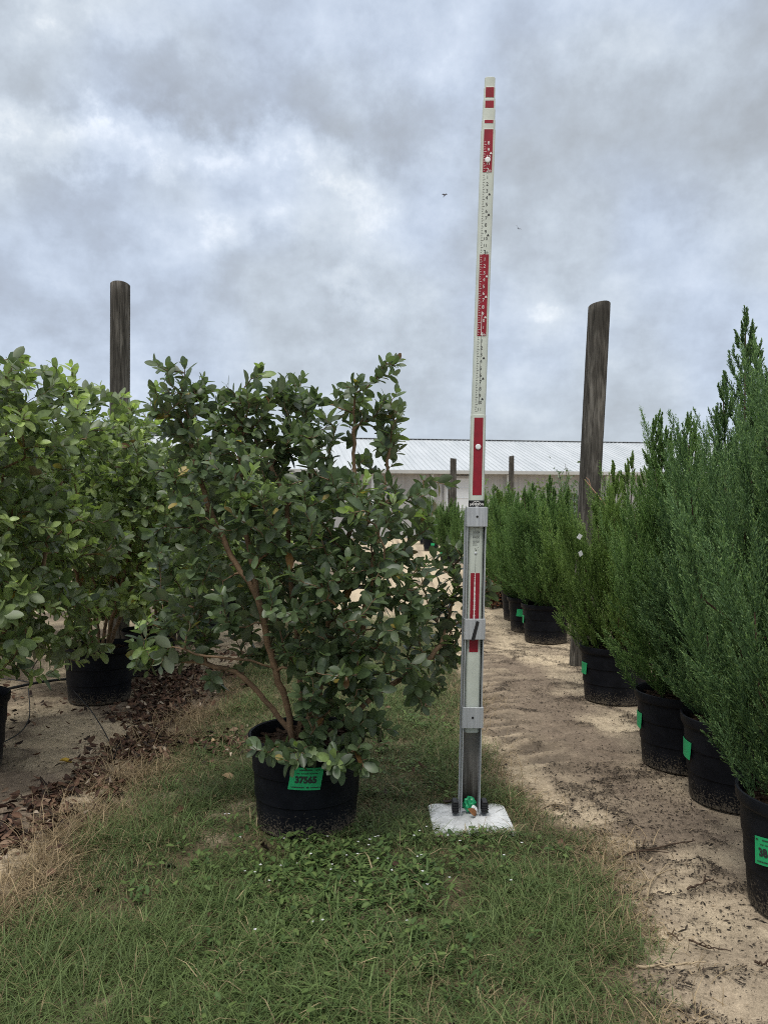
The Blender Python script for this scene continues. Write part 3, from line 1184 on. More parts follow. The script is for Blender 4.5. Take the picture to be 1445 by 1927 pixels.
# ------------------------------------------------------------------ junipers
def plume_template(seed, Lp, nb, sub, w, ls=1.0):
    """one dense narrow upright spray along +Z: axis with short side twigs and scale-leaf twiglets"""
    rng = np.random.default_rng(seed)
    O, D, S, L, W, T = [], [], [], [], [], []
    for k in range(nb):
        t = (k + rng.random()) / nb
        z = Lp * t * .96
        a = rng.random() * 6.283
        tl = Lp * (0.165 * (1 - t) ** .7 * min(1, .35 + 3 * t) + 0.016) * rng.uniform(.65, 1.3)
        ang = rng.uniform(0.38, 0.78)
        d = np.array([math.cos(a) * math.sin(ang), math.sin(a) * math.sin(ang), math.cos(ang)])
        base = np.array([0.010 * math.sin(5 * t + seed), 0.010 * math.cos(4 * t), z])
        n = max(3, int(sub * tl / (0.105 * Lp)))
        for j in range(n):
            u = (j + rng.random()) / n
            p = base + d * tl * u + np.array([0, 0, 0.3 * tl * u * u])
            d2 = nrm(d + rng.normal(0, 0.36, 3) + np.array([0, 0, 0.45]))
            O.append(p)
            D.append(d2)
            S.append(nrm(np.cross(d2, rng.normal(size=3))))
            L.append(rng.uniform(0.007, 0.014) * ls)
            W.append(w * rng.uniform(.8, 1.25))
            T.append(0.15 + 0.85 * u)
    for k in range(nb):      # along the axis and its tip
        t = (k + rng.random()) / nb
        p = np.array([0.010 * math.sin(5 * t + seed), 0.010 * math.cos(4 * t), Lp * t])
        d2 = nrm(np.array([rng.normal(0, .3), rng.normal(0, .3), 1.0]))
        O.append(p)
        D.append(d2)
        S.append(nrm(np.cross(d2, rng.normal(size=3))))
        L.append(rng.uniform(.008, .016) * ls)
        W.append(w)
        T.append(0.5 + .5 * t)
    return tuple(map(np.array, (O, D, S, L, W, T)))


def rot_to(d, spin):
    """matrix taking +Z to d with a spin"""
    d = d / np.linalg.norm(d)
    h = np.array([math.cos(spin), math.sin(spin), 0.0])
    x = nrm(np.cross(np.array([h[1], -h[0], 0.01]), d) + 1e-6)
    x = nrm(x - d * np.dot(x, d))
    y = np.cross(d, x)
    return np.stack([x, y, d], 1)


PLF = [plume_template(s, 0.32, 74, 11, 0.0031, .78) for s in (11, 12, 13, 14)]
PL = [plume_template(s, 0.32, 60, 9, 0.0040) for s in (1, 2, 3, 4)]


def juniper_geo(seed, H, Rm, nplume, c_lo, c_hi, spires, lean=(0, 0), low=0.36, tip_c=(0.24, 0.33, 0.12), PL=None):
    PL = PL or globals()['PL']
    """spires: list of (x, y, top z) of the leaders"""
    rng = np.random.default_rng(seed)
    c_lo, c_hi = np.array(c_lo), np.array(c_hi)
    AO, AD, AS, AL, AW, AC = [], [], [], [], [], []

    def put(p, d, sc, tone):
        O, D, S, L, W, T = PL[rng.integers(len(PL))]
        m = rot_to(d, rng.random() * 6.283)
        q = O.copy() * sc
        q[:, 2] *= 1.0
        AO.append(q @ m.T + p)
        AD.append(D @ m.T)
        AS.append(S @ m.T)
        AL.append(L * (0.8 + 0.2 * sc))
        AW.append(W)
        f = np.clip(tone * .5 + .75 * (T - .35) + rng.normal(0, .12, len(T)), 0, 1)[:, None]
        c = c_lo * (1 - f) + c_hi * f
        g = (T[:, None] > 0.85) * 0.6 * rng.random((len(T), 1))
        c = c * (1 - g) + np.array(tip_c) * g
        AC.append(c)

    zmax = min(s[2] for s in spires)
    # body: limbs that leave the short trunk, bend upright and carry a cluster of sprays each
    limbs = []
    for k in range(nplume // 11):
        u = (k + rng.random()) / (nplume // 11)
        z = low - .06 + (H * 0.66 - low) * u ** 1.1
        a = k * 2.4 + rng.normal(0, .35)
        rel = u
        r = Rm * (0.72 + 1.1 * rel if rel < .25 else 1.0 - 0.62 * ((rel - .25) / .75) ** 1.3)
        r *= rng.uniform(.64, 1.18) * (1 if k % 4 else .5)
        hgt_ = rng.uniform(.20, .44)
        P = np.array([(0, 0, z), (r * .55, 0, z + .05), (r * .92, 0, z + .06 + hgt_ * .4), (r * 1.0, 0, z + .06 + hgt_)])
        tone0 = rng.random()
        ca, sa = math.cos(a), math.sin(a)
        limbs.append((P, ca, sa))
        for q in range(17):
            t = .12 + .88 * (q + rng.random()) / 17
            pt = np.array([np.interp(t * 3, [0, 1, 2, 3], P[:, i]) for i in range(3)])
            side = rng.normal(0, .014 + .032 * (1 - t))
            p = np.array([pt[0] * ca - side * sa, pt[0] * sa + side * ca, pt[2] + rng.normal(0, .02) - .05])
            p[:2] += np.array(lean) * p[2]
            ou = rng.normal(.25, .13) * (1.3 - .6 * t)
            sd = rng.normal(0, .16)
            d = np.array([ca * ou - sa * sd, sa * ou + ca * sd, 1.0])
            put(p, d, rng.uniform(.6, 1.2), 0.05 + .75 * tone0 + .4 * rng.random())
    # skirt of short sprays that hides the stems above the pot
    for k in range(120):
        a = rng.random() * 6.283
        r = rng.uniform(.03, .22)
        tilt = rng.uniform(.35, 1.0) * (r / .2 + .2)
        put(np.array([r * math.cos(a), r * math.sin(a), rng.uniform(.30, .42) + .22 * (k % 3 == 0)]),
            np.array([math.cos(a) * tilt, math.sin(a) * tilt, 1.0]), rng.uniform(.55, .95), .1 + .5 * rng.random())
    for sx, sy, sz in spires:
        z = H * 0.5
        while z < sz - 0.05:
            rem = sz - z
            t = (z - H * .5) / (sz - H * .5)
            for _ in range(3 if rem > .45 else (2 if rem > .16 else 1)):
                a = rng.random() * 6.283
                rr = 0.07 * min(1, rem / .5) * rng.random()
                p = np.array([sx * (0.4 + .6 * t), sy * (0.4 + .6 * t), z]) + np.array([math.cos(a), math.sin(a), 0]) * rr
                ou = .34 * min(1, rem / .25)
                put(p, np.array([math.cos(a) * ou, math.sin(a) * ou, 1.0]), min(.85, .16 + rem * 1.1) * rng.uniform(.75, 1.0), 0.3 + .5 * rng.random())
            z += 0.06 if rem > .3 else 0.032
        put(np.array([sx, sy, sz - .11]), np.array([rng.normal(0, .06), rng.normal(0, .06), 1.0]), .36, .6)
    O, D, S, L, W, C = map(np.concatenate, (AO, AD, AS, AL, AW, AC))
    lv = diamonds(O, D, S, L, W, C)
    # trunk and limbs
    WV, WF, off = [], [], 0
    paths = [([(0, 0, .28), (0.01, 0.0, .6), (sx * .4, sy * .4, H * .55), (sx * .75, sy * .75, H * .7), (sx, sy, sz - .08)], .016) for sx, sy, sz in spires]
    for P, ca, sa in limbs:
        paths.append(([(x * ca, x * sa, z) for x, _, z in P], .0042))
    for P, r0 in paths:
        P = np.array(P)
        P = P + np.array([lean[0], lean[1], 0]) * P[:, 2:3]
        V, F = tube_geo(P, np.linspace(r0, .002, len(P)), 6)
        WV.append(V)
        WF.append(F + off)
        off += len(V)
    return (np.concatenate(WV), np.concatenate(WF)), lv


def juniper(loc, geo, label, group='potted junipers along the sand path', rz=0.0):
    root = empty('potted_juniper', loc, rz)
    tag(root, label, 'potted conifer', group)
    p = add_pot(root)
    (WV, WF), (LV, LF, LC) = geo
    mesh_obj('trunk', WV, WF, M['dark_bark'], root, True)
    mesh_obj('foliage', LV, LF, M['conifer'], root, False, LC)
    return root, p


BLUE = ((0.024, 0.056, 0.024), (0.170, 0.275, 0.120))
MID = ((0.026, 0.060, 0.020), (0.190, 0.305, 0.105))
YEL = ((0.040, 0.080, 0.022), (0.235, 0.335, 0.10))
# spires from the picture, local to each pot
def spire(px, py, X, Y, dy=0.0):
    return (gx(px, Y + dy) - X, dy, gz(py, Y + dy))


jA_ = POTS_RIGHT[0]
jB_ = POTS_RIGHT[1]
jC_ = POTS_RIGHT[2]
jD_ = POTS_RIGHT[3]
jE_ = POTS_RIGHT[4]
geoA = juniper_geo(101, 1.66, 0.44, 310, *BLUE, [spire(1440, 770, *jA_), (0.1, -.1, 1.7), (0.2, .12, 1.62), (-.02, .15, 1.55)], low=.33, PL=PLF)
geoB = juniper_geo(102, 1.62, 0.36, 330, *BLUE, [spire(1402, 578, *jB_), spire(1430, 640, *jB_, .05), spire(1360, 700, *jB_, .02), spire(1440, 690, *jB_, -.05)], PL=PLF)
geoC = juniper_geo(103, 1.45, 0.38, 330, *MID, [spire(1240, 772, *jC_), spire(1228, 785, *jC_, .06), spire(1292, 775, *jC_, .05), spire(1308, 790, *jC_, .08), spire(1262, 815, *jC_, -.05)], PL=PLF)
geoD = juniper_geo(104, 1.27, 0.49, 340, *YEL, [spire(1155, 868, *jD_), spire(1190, 850, *jD_, .05), spire(1120, 930, *jD_), spire(1230, 850, *jD_, .1)])
geoE = juniper_geo(105, 1.36, 0.42, 330, *MID, [spire(1035, 895, *jE_), spire(985, 915, *jE_, .05), spire(1070, 915, *jE_), (0.1, .1, 1.36)])
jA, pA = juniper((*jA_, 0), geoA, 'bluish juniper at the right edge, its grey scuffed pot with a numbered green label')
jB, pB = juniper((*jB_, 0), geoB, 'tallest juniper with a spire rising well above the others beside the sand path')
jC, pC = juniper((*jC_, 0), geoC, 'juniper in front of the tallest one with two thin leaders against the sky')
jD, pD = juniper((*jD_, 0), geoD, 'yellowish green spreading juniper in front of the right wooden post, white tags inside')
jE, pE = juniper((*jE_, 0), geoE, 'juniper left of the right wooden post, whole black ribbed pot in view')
pot_label(pA, R(-152), 0.20, 0.112, 0.076, '38', R(10), -.026)
pot_label(pB, R(174), 0.20, 0.10, 0.07)
pot_label(pC, R(172), 0.20, 0.10, 0.07)
pot_label(pD, R(-172), 0.20, 0.075, 0.07)
pot_label(pE, R(176), 0.20, 0.09, 0.07)
for k, (px, py) in enumerate(((1090, 1010), (1092, 1042))):
    yy = jD_[1] - .40
    mb = MB()
    mb.bbox(-.012, .012, -.001, .001, -.014, .014, .0008)
    tg = mb.build('plant_tag', M['white'], jD)
    tg.location = (gx(px, yy) - jD_[0], -.40, gz(py, yy))
    tg.rotation_euler = (.2, .5 - k, .3)
far_right = [
    (POTS_RIGHT[5], jE, 1.0, .97, 'juniper directly behind the one with the whole ribbed pot'),
    (POTS_RIGHT[6], jD, 2.4, .95, 'juniper second behind the one with the whole ribbed pot'),
    (POTS_RIGHT[7], jE, 3.3, .95, 'juniper third behind the one with the whole ribbed pot'),
    (POTS_RIGHT[8], jC, 4.4, .9, 'juniper fourth behind the one with the whole ribbed pot'),
    (POTS_RIGHT[9], jE, 5.3, .95, 'juniper fifth behind the one with the whole ribbed pot'),
    ((1.47, 17.2), jE, .5, 1.0, 'slim juniper below the far left post, dark pot seen left of the measuring pole'),
    ((1.37, 22.5), jC, 1.9, 1.0, 'farthest juniper left of the measuring pole, beyond the leaves of the big shrub'),
    ((2.25, 14.0), jE, 2.9, .97, 'juniper of the back row just right of the measuring pole'),
    ((2.75, 11.3), jD, .4, .97, 'yellowish juniper of the back row below the thin far post'),
    ((2.55, 9.3), jE, 4.1, .97, 'juniper of the back row left of the right wooden post'),
    ((2.9, 7.6), jC, 1.1, .93, 'juniper of the back row behind the yellowish spreading one'),
    ((2.95, 6.2), jE, 3.0, .97, 'juniper of the back row behind the one with two thin leaders'),
    ((2.75, 4.8), jC, 5.0, .95, 'juniper of the back row behind the tallest one'),
]
for (x, y), src, rz, sc, lab in far_right:
    c = copy_tree(src)
    c.location = (x, y, 0)
    c.rotation_euler = (0, 0, rz)
    c.scale = (sc * 1.14, sc * 1.14, sc)
    c['label'] = lab
    for ch in list(c.children):
        if ch.name.startswith('plant_tag'):
            bpy.data.objects.remove(ch)


# ------------------------------------------------------------------ small leafy shrubs behind the juniper row
def bush(loc, H, Rr, n, cols, label, name='leafy_shrub', seed=1, leaf=(0.03, 0.055), pot=True):
    rng = np.random.default_rng(seed)
    root = empty(name, loc)
    tag(root, label, 'shrub')
    if pot:
        add_pot(root)
    WV, WF, off = [], [], 0
    O, D, N, L, C = [], [], [], [], []
    ca, cb = np.array(cols[0]), np.array(cols[1])
    z0 = .28 if pot else 0.0
    for k in range(22):
        a = rng.random() * 6.283
        r = Rr * rng.uniform(.3, 1)
        top = H * rng.uniform(.7, 1.0)
        P = np.array([(0, 0, z0), (r * .4 * math.cos(a), r * .4 * math.sin(a), z0 + .45 * (top - z0)), (r * math.cos(a), r * math.sin(a), top)])
        t = np.linspace(0, 1, 10)
        Q = np.stack([np.interp(t, [0, .5, 1], P[:, i]) for i in range(3)], 1)
        V, F = tube_geo(Q, np.linspace(.008, .002, 10), 5)
        WV.append(V)
        WF.append(F + off)
        off += len(V)
        for j in range(n // 22):
            u = rng.uniform(.3, 1)
            p = np.array([np.interp(u, t, Q[:, i]) for i in range(3)]) + rng.normal(0, .05, 3)
            d = nrm(rng.normal(size=3) + np.array([0, 0, .5]))
            O.append(p)
            D.append(d)
            N.append(rng.normal(0, .5, 3) + np.array([0, 0, 1]))
            L.append(rng.uniform(*leaf))
            f = rng.random()
            C.append(ca * (1 - f) + cb * f)
    O, D, N, L, C = map(np.array, (O, D, N, L, C))
    mesh_obj('trunk', np.concatenate(WV), np.concatenate(WF), M['dark_bark'], root, True)
    V, F, CC = leaf_batch(O, D, N, L, L * .5, C)
    mesh_obj('foliage', V, F, M['guava_leaf'], root, True, CC)
    return root


bush((gx(1302, 7.0), 7.0, 0), 1.78, .16, 500, ((0.05, 0.03, 0.035), (0.11, 0.06, 0.06)), 'dark purple leaved shrub showing between two juniper tops', seed=3)
bush((gx(1306, 6.0), 5.6, 0), 1.45, .12, 400, ((0.16, 0.17, 0.03), (0.30, 0.28, 0.06)), 'yellow leaved shrub below the purple one between the junipers', seed=4)
bush((gx(1085, 8.2), 8.2, 0), 1.66, .30, 1300, ((0.05, 0.085, 0.05), (0.12, 0.16, 0.10)), 'loose grey green shrub at the foot of the right wooden post', seed=5)
bush((gx(935, 17.5), 17.5, 0), 1.75, .8, 1500, ((0.06, 0.11, 0.035), (0.13, 0.19, 0.06)), 'round bright green shrub before the shed wall, right of the pole', seed=6, leaf=(.05, .09))
bush((gx(1045, 13.5), 13.5, 0), 1.72, .6, 1500, ((0.05, 0.09, 0.03), (0.12, 0.17, 0.05)), 'round green shrub before the shed, between thin post and wooden post', seed=8, leaf=(.05, .08))
bush((gx(905, 19.5), 19.5, 0), 1.25, .7, 1300, ((0.06, 0.11, 0.03), (0.14, 0.19, 0.06)), 'low yellow green shrub before the white shed door', seed=9, leaf=(.05, .08))
bush((gx(800, 27), 27, 0), 1.5, 1.3, 1800, ((0.05, 0.09, 0.03), (0.12, 0.17, 0.06)), 'wide green shrub before the shed, left of the far left post', seed=11, leaf=(.06, .10))
# rusty dead plant at the foot of the juniper row
bush((1.27, 9.0, 0), 0.36, .16, 500, ((0.10, 0.035, 0.02), (0.22, 0.09, 0.05)), 'rust brown dead plant at the foot of the junipers beside the pole', name='dead_plant', seed=7, pot=False, leaf=(.025, .05))


# ------------------------------------------------------------------ wooden posts
def post(base, r, h, lean, label, seed, group, cut=0.012):
    rr = random.Random(seed)
    rings = []
    n = 28
    ph = [rr.uniform(0, 6.28) for _ in range(5)]
    ks = 40
    for k in range(ks + 1):
        z = h * k / ks - (0.1 if k == 0 else 0)
        ring = []
        for i in range(n):
            a = 2 * math.pi * i / n
            q = r * (1 + .018 * math.sin(2 * a + ph[0] + z) + .012 * math.sin(5 * a + ph[1] + .7 * z) + .01 * math.sin(3.1 * z + ph[2]) + rr.uniform(-.008, .008))
            q *= 1.03 - .05 * z / h
            ring.append((q * math.cos(a) + lean[0] * z, q * math.sin(a) + lean[1] * z, z + (cut * math.cos(a + ph[3]) if k == ks else 0)))
        rings.append(ring)
    top = rings[-1]
    cx = sum(p[0] for p in top) / n
    cy = sum(p[1] for p in top) / n
    rings.append([(cx + (p[0] - cx) * .93, cy + (p[1] - cy) * .93, p[2] + .006) for p in top])
    mb = MB()
    mb.loft(rings)
    o = mb.build('wooden_post', M['post'], None, loc=(base[0], base[1], 0))
    smooth_by_angle(o, 50)
    return tag(o, label, 'post', group)


PG = 'wooden posts of the nursery rows'
post((gx(224, 6.2), 6.2), .079, gz(537, 6.2), (0.004, 0), 'thick weathered round post rising behind the left shrubs', 1, PG)
post((gx(1092, 5.75), 5.75), .080, gz(574, 5.75), (0.052, 0), 'thick weathered round post leaning slightly above the right junipers', 2, PG)
post((gx(852, 19), 19), .080, gz(863, 19), (0.004, 0), 'far post left of the measuring pole, in front of the shed door', 3, PG)
post((gx(961, 21.5), 21.5), .075, gz(859, 21.5), (0.006, 0), 'far dark post right of the measuring pole, against the shed roof', 4, PG)
post((gx(845.5, 23), 23), .05, gz(906, 23), (0.0, 0), 'thin short dark post touching the far post left of the pole', 5, PG)


# ------------------------------------------------------------------ metal shed
def shed():
    yaw = R(9.0)
    root = empty('metal_shed', (2.0, 34.0, 0), yaw)
    tag(root, 'long pale metal shed with a ribbed white roof across the background', 'building')
    x0, x1, dep = -22.0, 24.0, 13.0
    D0 = 34.0
    eave = CAM_H + (CY - 885) / FPX * D0
    ridge_y = 7.0
    ridge = CAM_H + (CY - 829) / FPX * (D0 + ridge_y)
    # corrugated wall
    m, t = new_mat('metal_wall')
    tc = t.n('ShaderNodeTexCoord').outputs['Object']
    n = t.noise(tc, 1.2, 4).outputs['Fac']
    st = t.noise(t.n('ShaderNodeMapping', inp={'Vector': tc, 'Scale': (5, 5, .4)}).outputs[0], 1.0, 4).outputs['Fac']
    c = t.ramp(n, [(0.3, (0.35, 0.345, 0.335)), (0.7, (0.43, 0.425, 0.415))])
    c = t.mix(t.mrange(st, .5, .75, 0, .4), c, (0.20, 0.19, 0.175))
    finish(t, bsdf(t, c, .6, .3))
    wall_m = m
    def corr(xa, xb, y, z0, z1, pitch, amp, mb):
        nn = int((xb - xa) / pitch * 4)
        V, F = [], []
        for i in range(nn + 1):
            x = xa + (xb - xa) * i / nn
            yy = y + (-amp if i % 4 in (1, 2) else 0)
            V += [(x, yy, z0), (x, yy, z1)]
        for i in range(nn):
            F.append((2 * i, 2 * i + 2, 2 * i + 3, 2 * i + 1))
        mb.add(V, F)
    mb = MB()
    corr(x0, x1, 0, 0, eave, .28, .035, mb)
    mb.box(x0, x0 + .05, 0.003, dep, 0, eave)
    mb.box(x1 - .05, x1, 0.003, dep, 0, eave)
    mb.box(x0 + .05, x1 - .05, dep - .05, dep, 0, eave)
    for xs in (x0 + .02, x1 - .02):
        mb.add([(xs, 0, eave), (xs, dep, eave), (xs, ridge_y, ridge - .05)], [(0, 1, 2)])
    mb.build('wall', wall_m, root)
    # roof: ribbed sheets
    m, t = new_mat('metal_roof')
    tc = t.n('ShaderNodeTexCoord').outputs['Object']
    n = t.noise(t.n('ShaderNodeMapping', inp={'Vector': tc, 'Scale': (1.5, .3, .3)}).outputs[0], 1.0, 5).outputs['Fac']
    c = t.ramp(n, [(0.3, (0.45, 0.475, 0.49)), (0.7, (0.56, 0.58, 0.595))])
    finish(t, bsdf(t, c, .42, .4, .15))
    rf = MB()
    ov = -.35
    sl = (ridge - eave) / ridge_y
    def slope(xa, xb, ya, yb, off, th):
        za, zb = eave + sl * ya + off, eave + sl * yb + off
        V = [(xa, ya, za), (xb, ya, za), (xb, yb, zb), (xa, yb, zb), (xa, ya, za + th), (xb, ya, za + th), (xb, yb, zb + th), (xa, yb, zb + th)]
        rf.add(V, [(3, 2, 1, 0), (4, 5, 6, 7), (0, 1, 5, 4), (1, 2, 6, 5), (2, 3, 7, 6), (3, 0, 4, 7)])
    slope(x0 - .3, x1 + .3, ov, ridge_y, .02, .05)
    # the far slope
    zb = eave + .02
    V = [(x0 - .3, ridge_y, ridge + .02), (x1 + .3, ridge_y, ridge + .02), (x1 + .3, dep + .35, zb), (x0 - .3, dep + .35, zb)]
    rf.add(V + [(a, b, c + .05) for a, b, c in V], [(3, 2, 1, 0), (4, 5, 6, 7), (1, 2, 6, 5), (2, 3, 7, 6), (3, 0, 4, 7)])
    x = x0
    while x < x1:
        slope(x, x + .045, ov - .005, ridge_y - .01, .071, .022)
        x += .24
    rf.box(x0 - .3, x1 + .3, ridge_y - .25, ridge_y + .25, ridge + .072, ridge + .092)
    rf.build('roof', m, root)
    g = MB()
    g.box(x0 - .3, x1 + .3, ov - .16, ov - .01, eave - .17, eave - .02)
    g.build('gutter', plain('gutter', (0.42, 0.42, 0.40), .5, .4, var=.1, scale=2), root)
    wt = plain('white_door', (0.62, 0.64, 0.65), .5, .4, var=.05, scale=2)
    def door(pxa, pxb, pyt, name='door'):
        # work out x on the yawed wall from picture columns
        def wx(px):
            u = (px - CX) / FPX
            cy_, sy_ = math.cos(yaw), math.sin(yaw)
            # world X = 2 + x*cos, Y = 34 + x*sin ; X = u*Y
            return (u * 34.0 - 2.0) / (cy_ - u * sy_)
        xa, xb = wx(pxa), wx(pxb)
        z1 = CAM_H + (CY - pyt) / FPX * (34.0 + xa * math.sin(yaw))
        f = MB()
        f.box(xa, xb, -.10, -.04, 0, z1)
        for k in range(1, 6):
            f.box(xa + .03, xb - .03, -.115, -.098, z1 * k / 6 - .02, z1 * k / 6 + .02)
        d = f.build(name, wt, root)
        f = MB()
        f.box(xa - .09, xa, -.14, -.03, 0, z1 + .1)
        f.box(xb, xb + .09, -.14, -.03, 0, z1 + .1)
        f.box(xa, xb, -.14, -.03, z1 + .003, z1 + .1)
        f.build('door_frame', wall_m, d)
    door(838, 886, 900)
    # rain pipes
    for px in (812, 954, 700, 1140):
        u = (px - CX) / FPX
        xw = (u * 34.0 - 2.0) / (math.cos(yaw) - u * math.sin(yaw))
        f = MB()
        f.box(xw - .06, xw + .06, -.18, -.05, 0, eave - .18)
        f.build('downpipe', wt, root)


shed()


# ------------------------------------------------------------------ measuring pole
def measuring_pole():
    bx, by = 0.318, 2.85
    PPM = 508.0
    root = empty('measuring_pole', (bx, by, 0))
    tag(root, 'tall red and white telescopic measuring pole in a metal channel on a white plate', 'measuring pole')

    def zz(py):
        return (1540 - py) / PPM

    ZJ = zz(780)

    def sh(x, y, z):
        # the lower channel leans a little, the drawn-out sections a little more
        return (x + 0.0223 * z + (0.0125 * (z - ZJ) if z > ZJ else 0), y, z)

    # base plate
    mb = MB()
    n = 6
    w, d, rad = .145, .148, .03
    ring = []
    for cx, cy, a0 in ((w - rad, d - rad, 0), (-w + rad, d - rad, 90), (-w + rad, -d + rad, 180), (w - rad, -d + rad, 270)):
        for i in range(n + 1):
            a = R(a0 + 90 * i / n)
            ring.append((cx + rad * math.cos(a) + .03 * 0, cy + rad * math.sin(a)))
    zs = [(0.004, 1.0), (0.0095, 1.0), (0.0105, .992)]
    mb.loft([[(x * s - .005 + (.006 if y < 0 else 0), y * s - .03, z) for x, y in ring] for z, s in zs])
    mb.build('base_plate', M['white_plate'], root)

    # channel: back web and two flanges, open to the front
    ch = MB()
    hw = .0352
    z0, z1 = .02, zz(958)
    ch.box(-hw, hw, .046, .0495, z0, z1, sh)
    cw = ch.build('channel', M['alu_channel'], root)
    fl = MB()
    for s in (-1, 1):
        a, b = (s * hw, s * (hw - .0035))
        fl.box(min(a, b), max(a, b), -.012, .0455, z0, z1, sh)
        fl.box(min(s * hw, s * (hw + .006)) if s > 0 else -hw - .006, max(s * hw, s * (hw + .006)) if s > 0 else -hw, .040, .0455, z0, z1, sh)
    fl.build('flange', M['alu'], cw)

    # pole sections: flattened rounded tubes
    def sec(hwid, dep):
        pts = []
        prof = [(-1.0, .55), (-.97, .25), (-.80, .07), (-.60, 0), (.60, 0), (.80, .07), (.97, .25), (1.0, .55), (.8, .9), (.4, 1.0), (-.4, 1.0), (-.8, .9)]
        return [(x * hwid, y * dep + (.036 - dep) * .5 + .004, 0) for x, y in prof]

    def pole_sec(hwpx, pyb, pyt, dep, parent=root, name='pole_section'):
        ring = sec(hwpx / PPM, dep)
        mb = MB()
        zb, zt = zz(pyb), zz(pyt)
        ks = max(2, int((zt - zb) / .1))
        rings = [[(x, y, zb + (zt - zb) * k / ks) for x, y, _ in ring] for k in range(ks + 1)]
        rings.append([(x * .9, y * .9 + .002, zt + .002) for x, y, _ in ring])
        mb.loft(rings, sh=sh)
        o = mb.build(name, M['fibreglass'], parent)
        smooth_by_angle(o, 25)
        return o, (.036 - dep) * .5 + .004

    secs = []
    for hwpx, pb, pt, dep in ((14.6, 1379, 780, .036), (13.7, 830, 240, .033), (12.9, 300, 222, .031), (12.2, 260, 201, .029), (11.5, 230, 182, .027), (10.8, 210, 160, .025), (10.0, 175, 141, .023)):
        secs.append(pole_sec(hwpx, pb, pt, dep))
    # red bands
    def band(si, py0, py1, hwpx=8.5, x0=0):
        o, yf = secs[si]
        mb = MB()
        z0, z1 = zz(py1), zz(py0)
        k = max(1, int((z1 - z0) / .08))
        for i in range(k):
            a, b = z0 + (z1 - z0) * i / k, z0 + (z1 - z0) * (i + 1) / k
            mb.box((-hwpx + x0) / PPM, (hwpx + x0) / PPM, yf - .0008, yf + .002, a, b, sh)
        # drop the inner faces between the stacked boxes
        keep = []
        for bi in range(k):
            f6 = mb.F[bi * 6:(bi + 1) * 6]
            keep += [f for j, f in enumerate(f6) if not ((j == 0 and bi > 0) or (j == 1 and bi < k - 1))]
        mb.F = keep
        mb.build('red_band', M['red'], o)
    band(5, 160.5, 179.5, 7.8)
    band(4, 186, 199.5, 8.0)
    band(2, 223, 229, 8.0)
    band(1, 241, 322)
    band(1, 477, 631)
    band(0, 782 + 3, 931)
    band(0, 1078, 1227)
    # worn stripe down the lowest band
    o0, yf0 = secs[0]
    rr = random.Random(9)
    st = MB()
    zt, zb = zz(1078), zz(1166)
    nn = 60
    V, F = [], []
    for i in range(nn + 1):
        z = zt + (zb - zt) * i / nn
        wv = (.7 + .8 * min(1, i / 30) + rr.uniform(-.5, .5)) / PPM
        off = -.6 / PPM
        V += [sh(off - wv, yf0 - .0016, z), sh(off + wv, yf0 - .0016, z)]
    for i in range(nn):
        F.append((2 * i, 2 * i + 1, 2 * i + 3, 2 * i + 2))
    st.add(V, F)
    st.build('worn_stripe', M['white_ink'], o0)

    # scale: numbers, ticks, quarter marks
    dark, light = MB(), MB()
    o1, yf1 = secs[1]

    def put_text(mb, body, size, xpx, py, yf, rot=0):
        V, F = text_geo(body, size)
        mb.add([sh(x + xpx / PPM, yf, y + zz(py)) for x, y, z in V], F)

    def quad(mb, x0, x1, py0, py1, yf):
        mb.add([sh(x0 / PPM, yf, zz(py1)), sh(x1 / PPM, yf, zz(py1)), sh(x1 / PPM, yf, zz(py0)), sh(x0 / PPM, yf, zz(py0))], [(0, 1, 2, 3)])

    def diamond(mb, x, py, yf):
        r = 2.4
        mb.add([sh((x + a) / PPM, yf, zz(py + b)) for a, b in ((-r, 1.6), (r, 1.6), (r * .6, -1.2), (0, -2.6), (-r * .6, -1.2))], [(0, 1, 2, 3, 4)])
    inch = 154.5 / 12
    for ft, pstart, mb, lim in ((2, 322 - 154.5, light, 262), (3, 322, dark, 0), (4, 477, light, 0), (5, 631, dark, 0)):
        yfm = yf1 - (.0022 if mb is light else .0006)
        for k in range(1, 13):
            py = pstart + inch * (k - .25)
            if py < lim or py > 776:
                continue
            if k == 12:
                put_text(mb, '%d' % ft, .024, .3, py, yfm)
                put_text(mb, 'ft', .014, 5.2, py + 1, yfm)
            elif k > 1 or ft == 2:
                put_text(mb, str(k), .0185 if k < 10 else .0165, 0.8, py, yfm)
            else:
                put_text(mb, '1', .0185, .8, py, yfm)
            if k in (3, 6, 9):
                diamond(mb, 5.6, py + inch * .5, yfm)
        for q in range(0, 48):
            py = pstart + inch * q / 4
            if py < max(lim, 246) or py > 775:
                continue
            ln = 4.6 if q % 4 == 0 else (3.2 if q % 2 == 0 else 2.0)
            quad(mb, -7.6, -7.6 + ln, py - .33, py + .33, yfm)
    quad(dark, -.5, .1, 631, 760, yf1 - .0005)
    # worn red line of the lowest visible foot
    quad(light, -1.6, -.6, 585, 630, yf1 - .0024)
    dark.build('lettering', M['ink'], o1)
    light.build('lettering', M['white_ink'], o1)

    # rivets
    def rivet(py, si, r=5.2):
        o, yf = secs[si]
        mb = MB()
        ring = []
        rings = []
        for rad_, dy in ((r, .0), (r, -.0025), (r * .7, -.004), (r * .3, -.0035)):
            rings.append([sh(rad_ / PPM * math.cos(a), yf - .0012 + dy, zz(py) + rad_ / PPM * math.sin(a)) for a in np.linspace(0, 2 * math.pi, 20, endpoint=False)])
        mb.loft(rings)
        smooth_by_angle(mb.build('rivet', M['white'], o), 40)
    rivet(299, 1)
    rivet(840, 0)

    # black maker's band
    mb = MB()
    ring = sec(14.75 / PPM, .0375)
    z0, z1 = zz(953.5), zz(941)
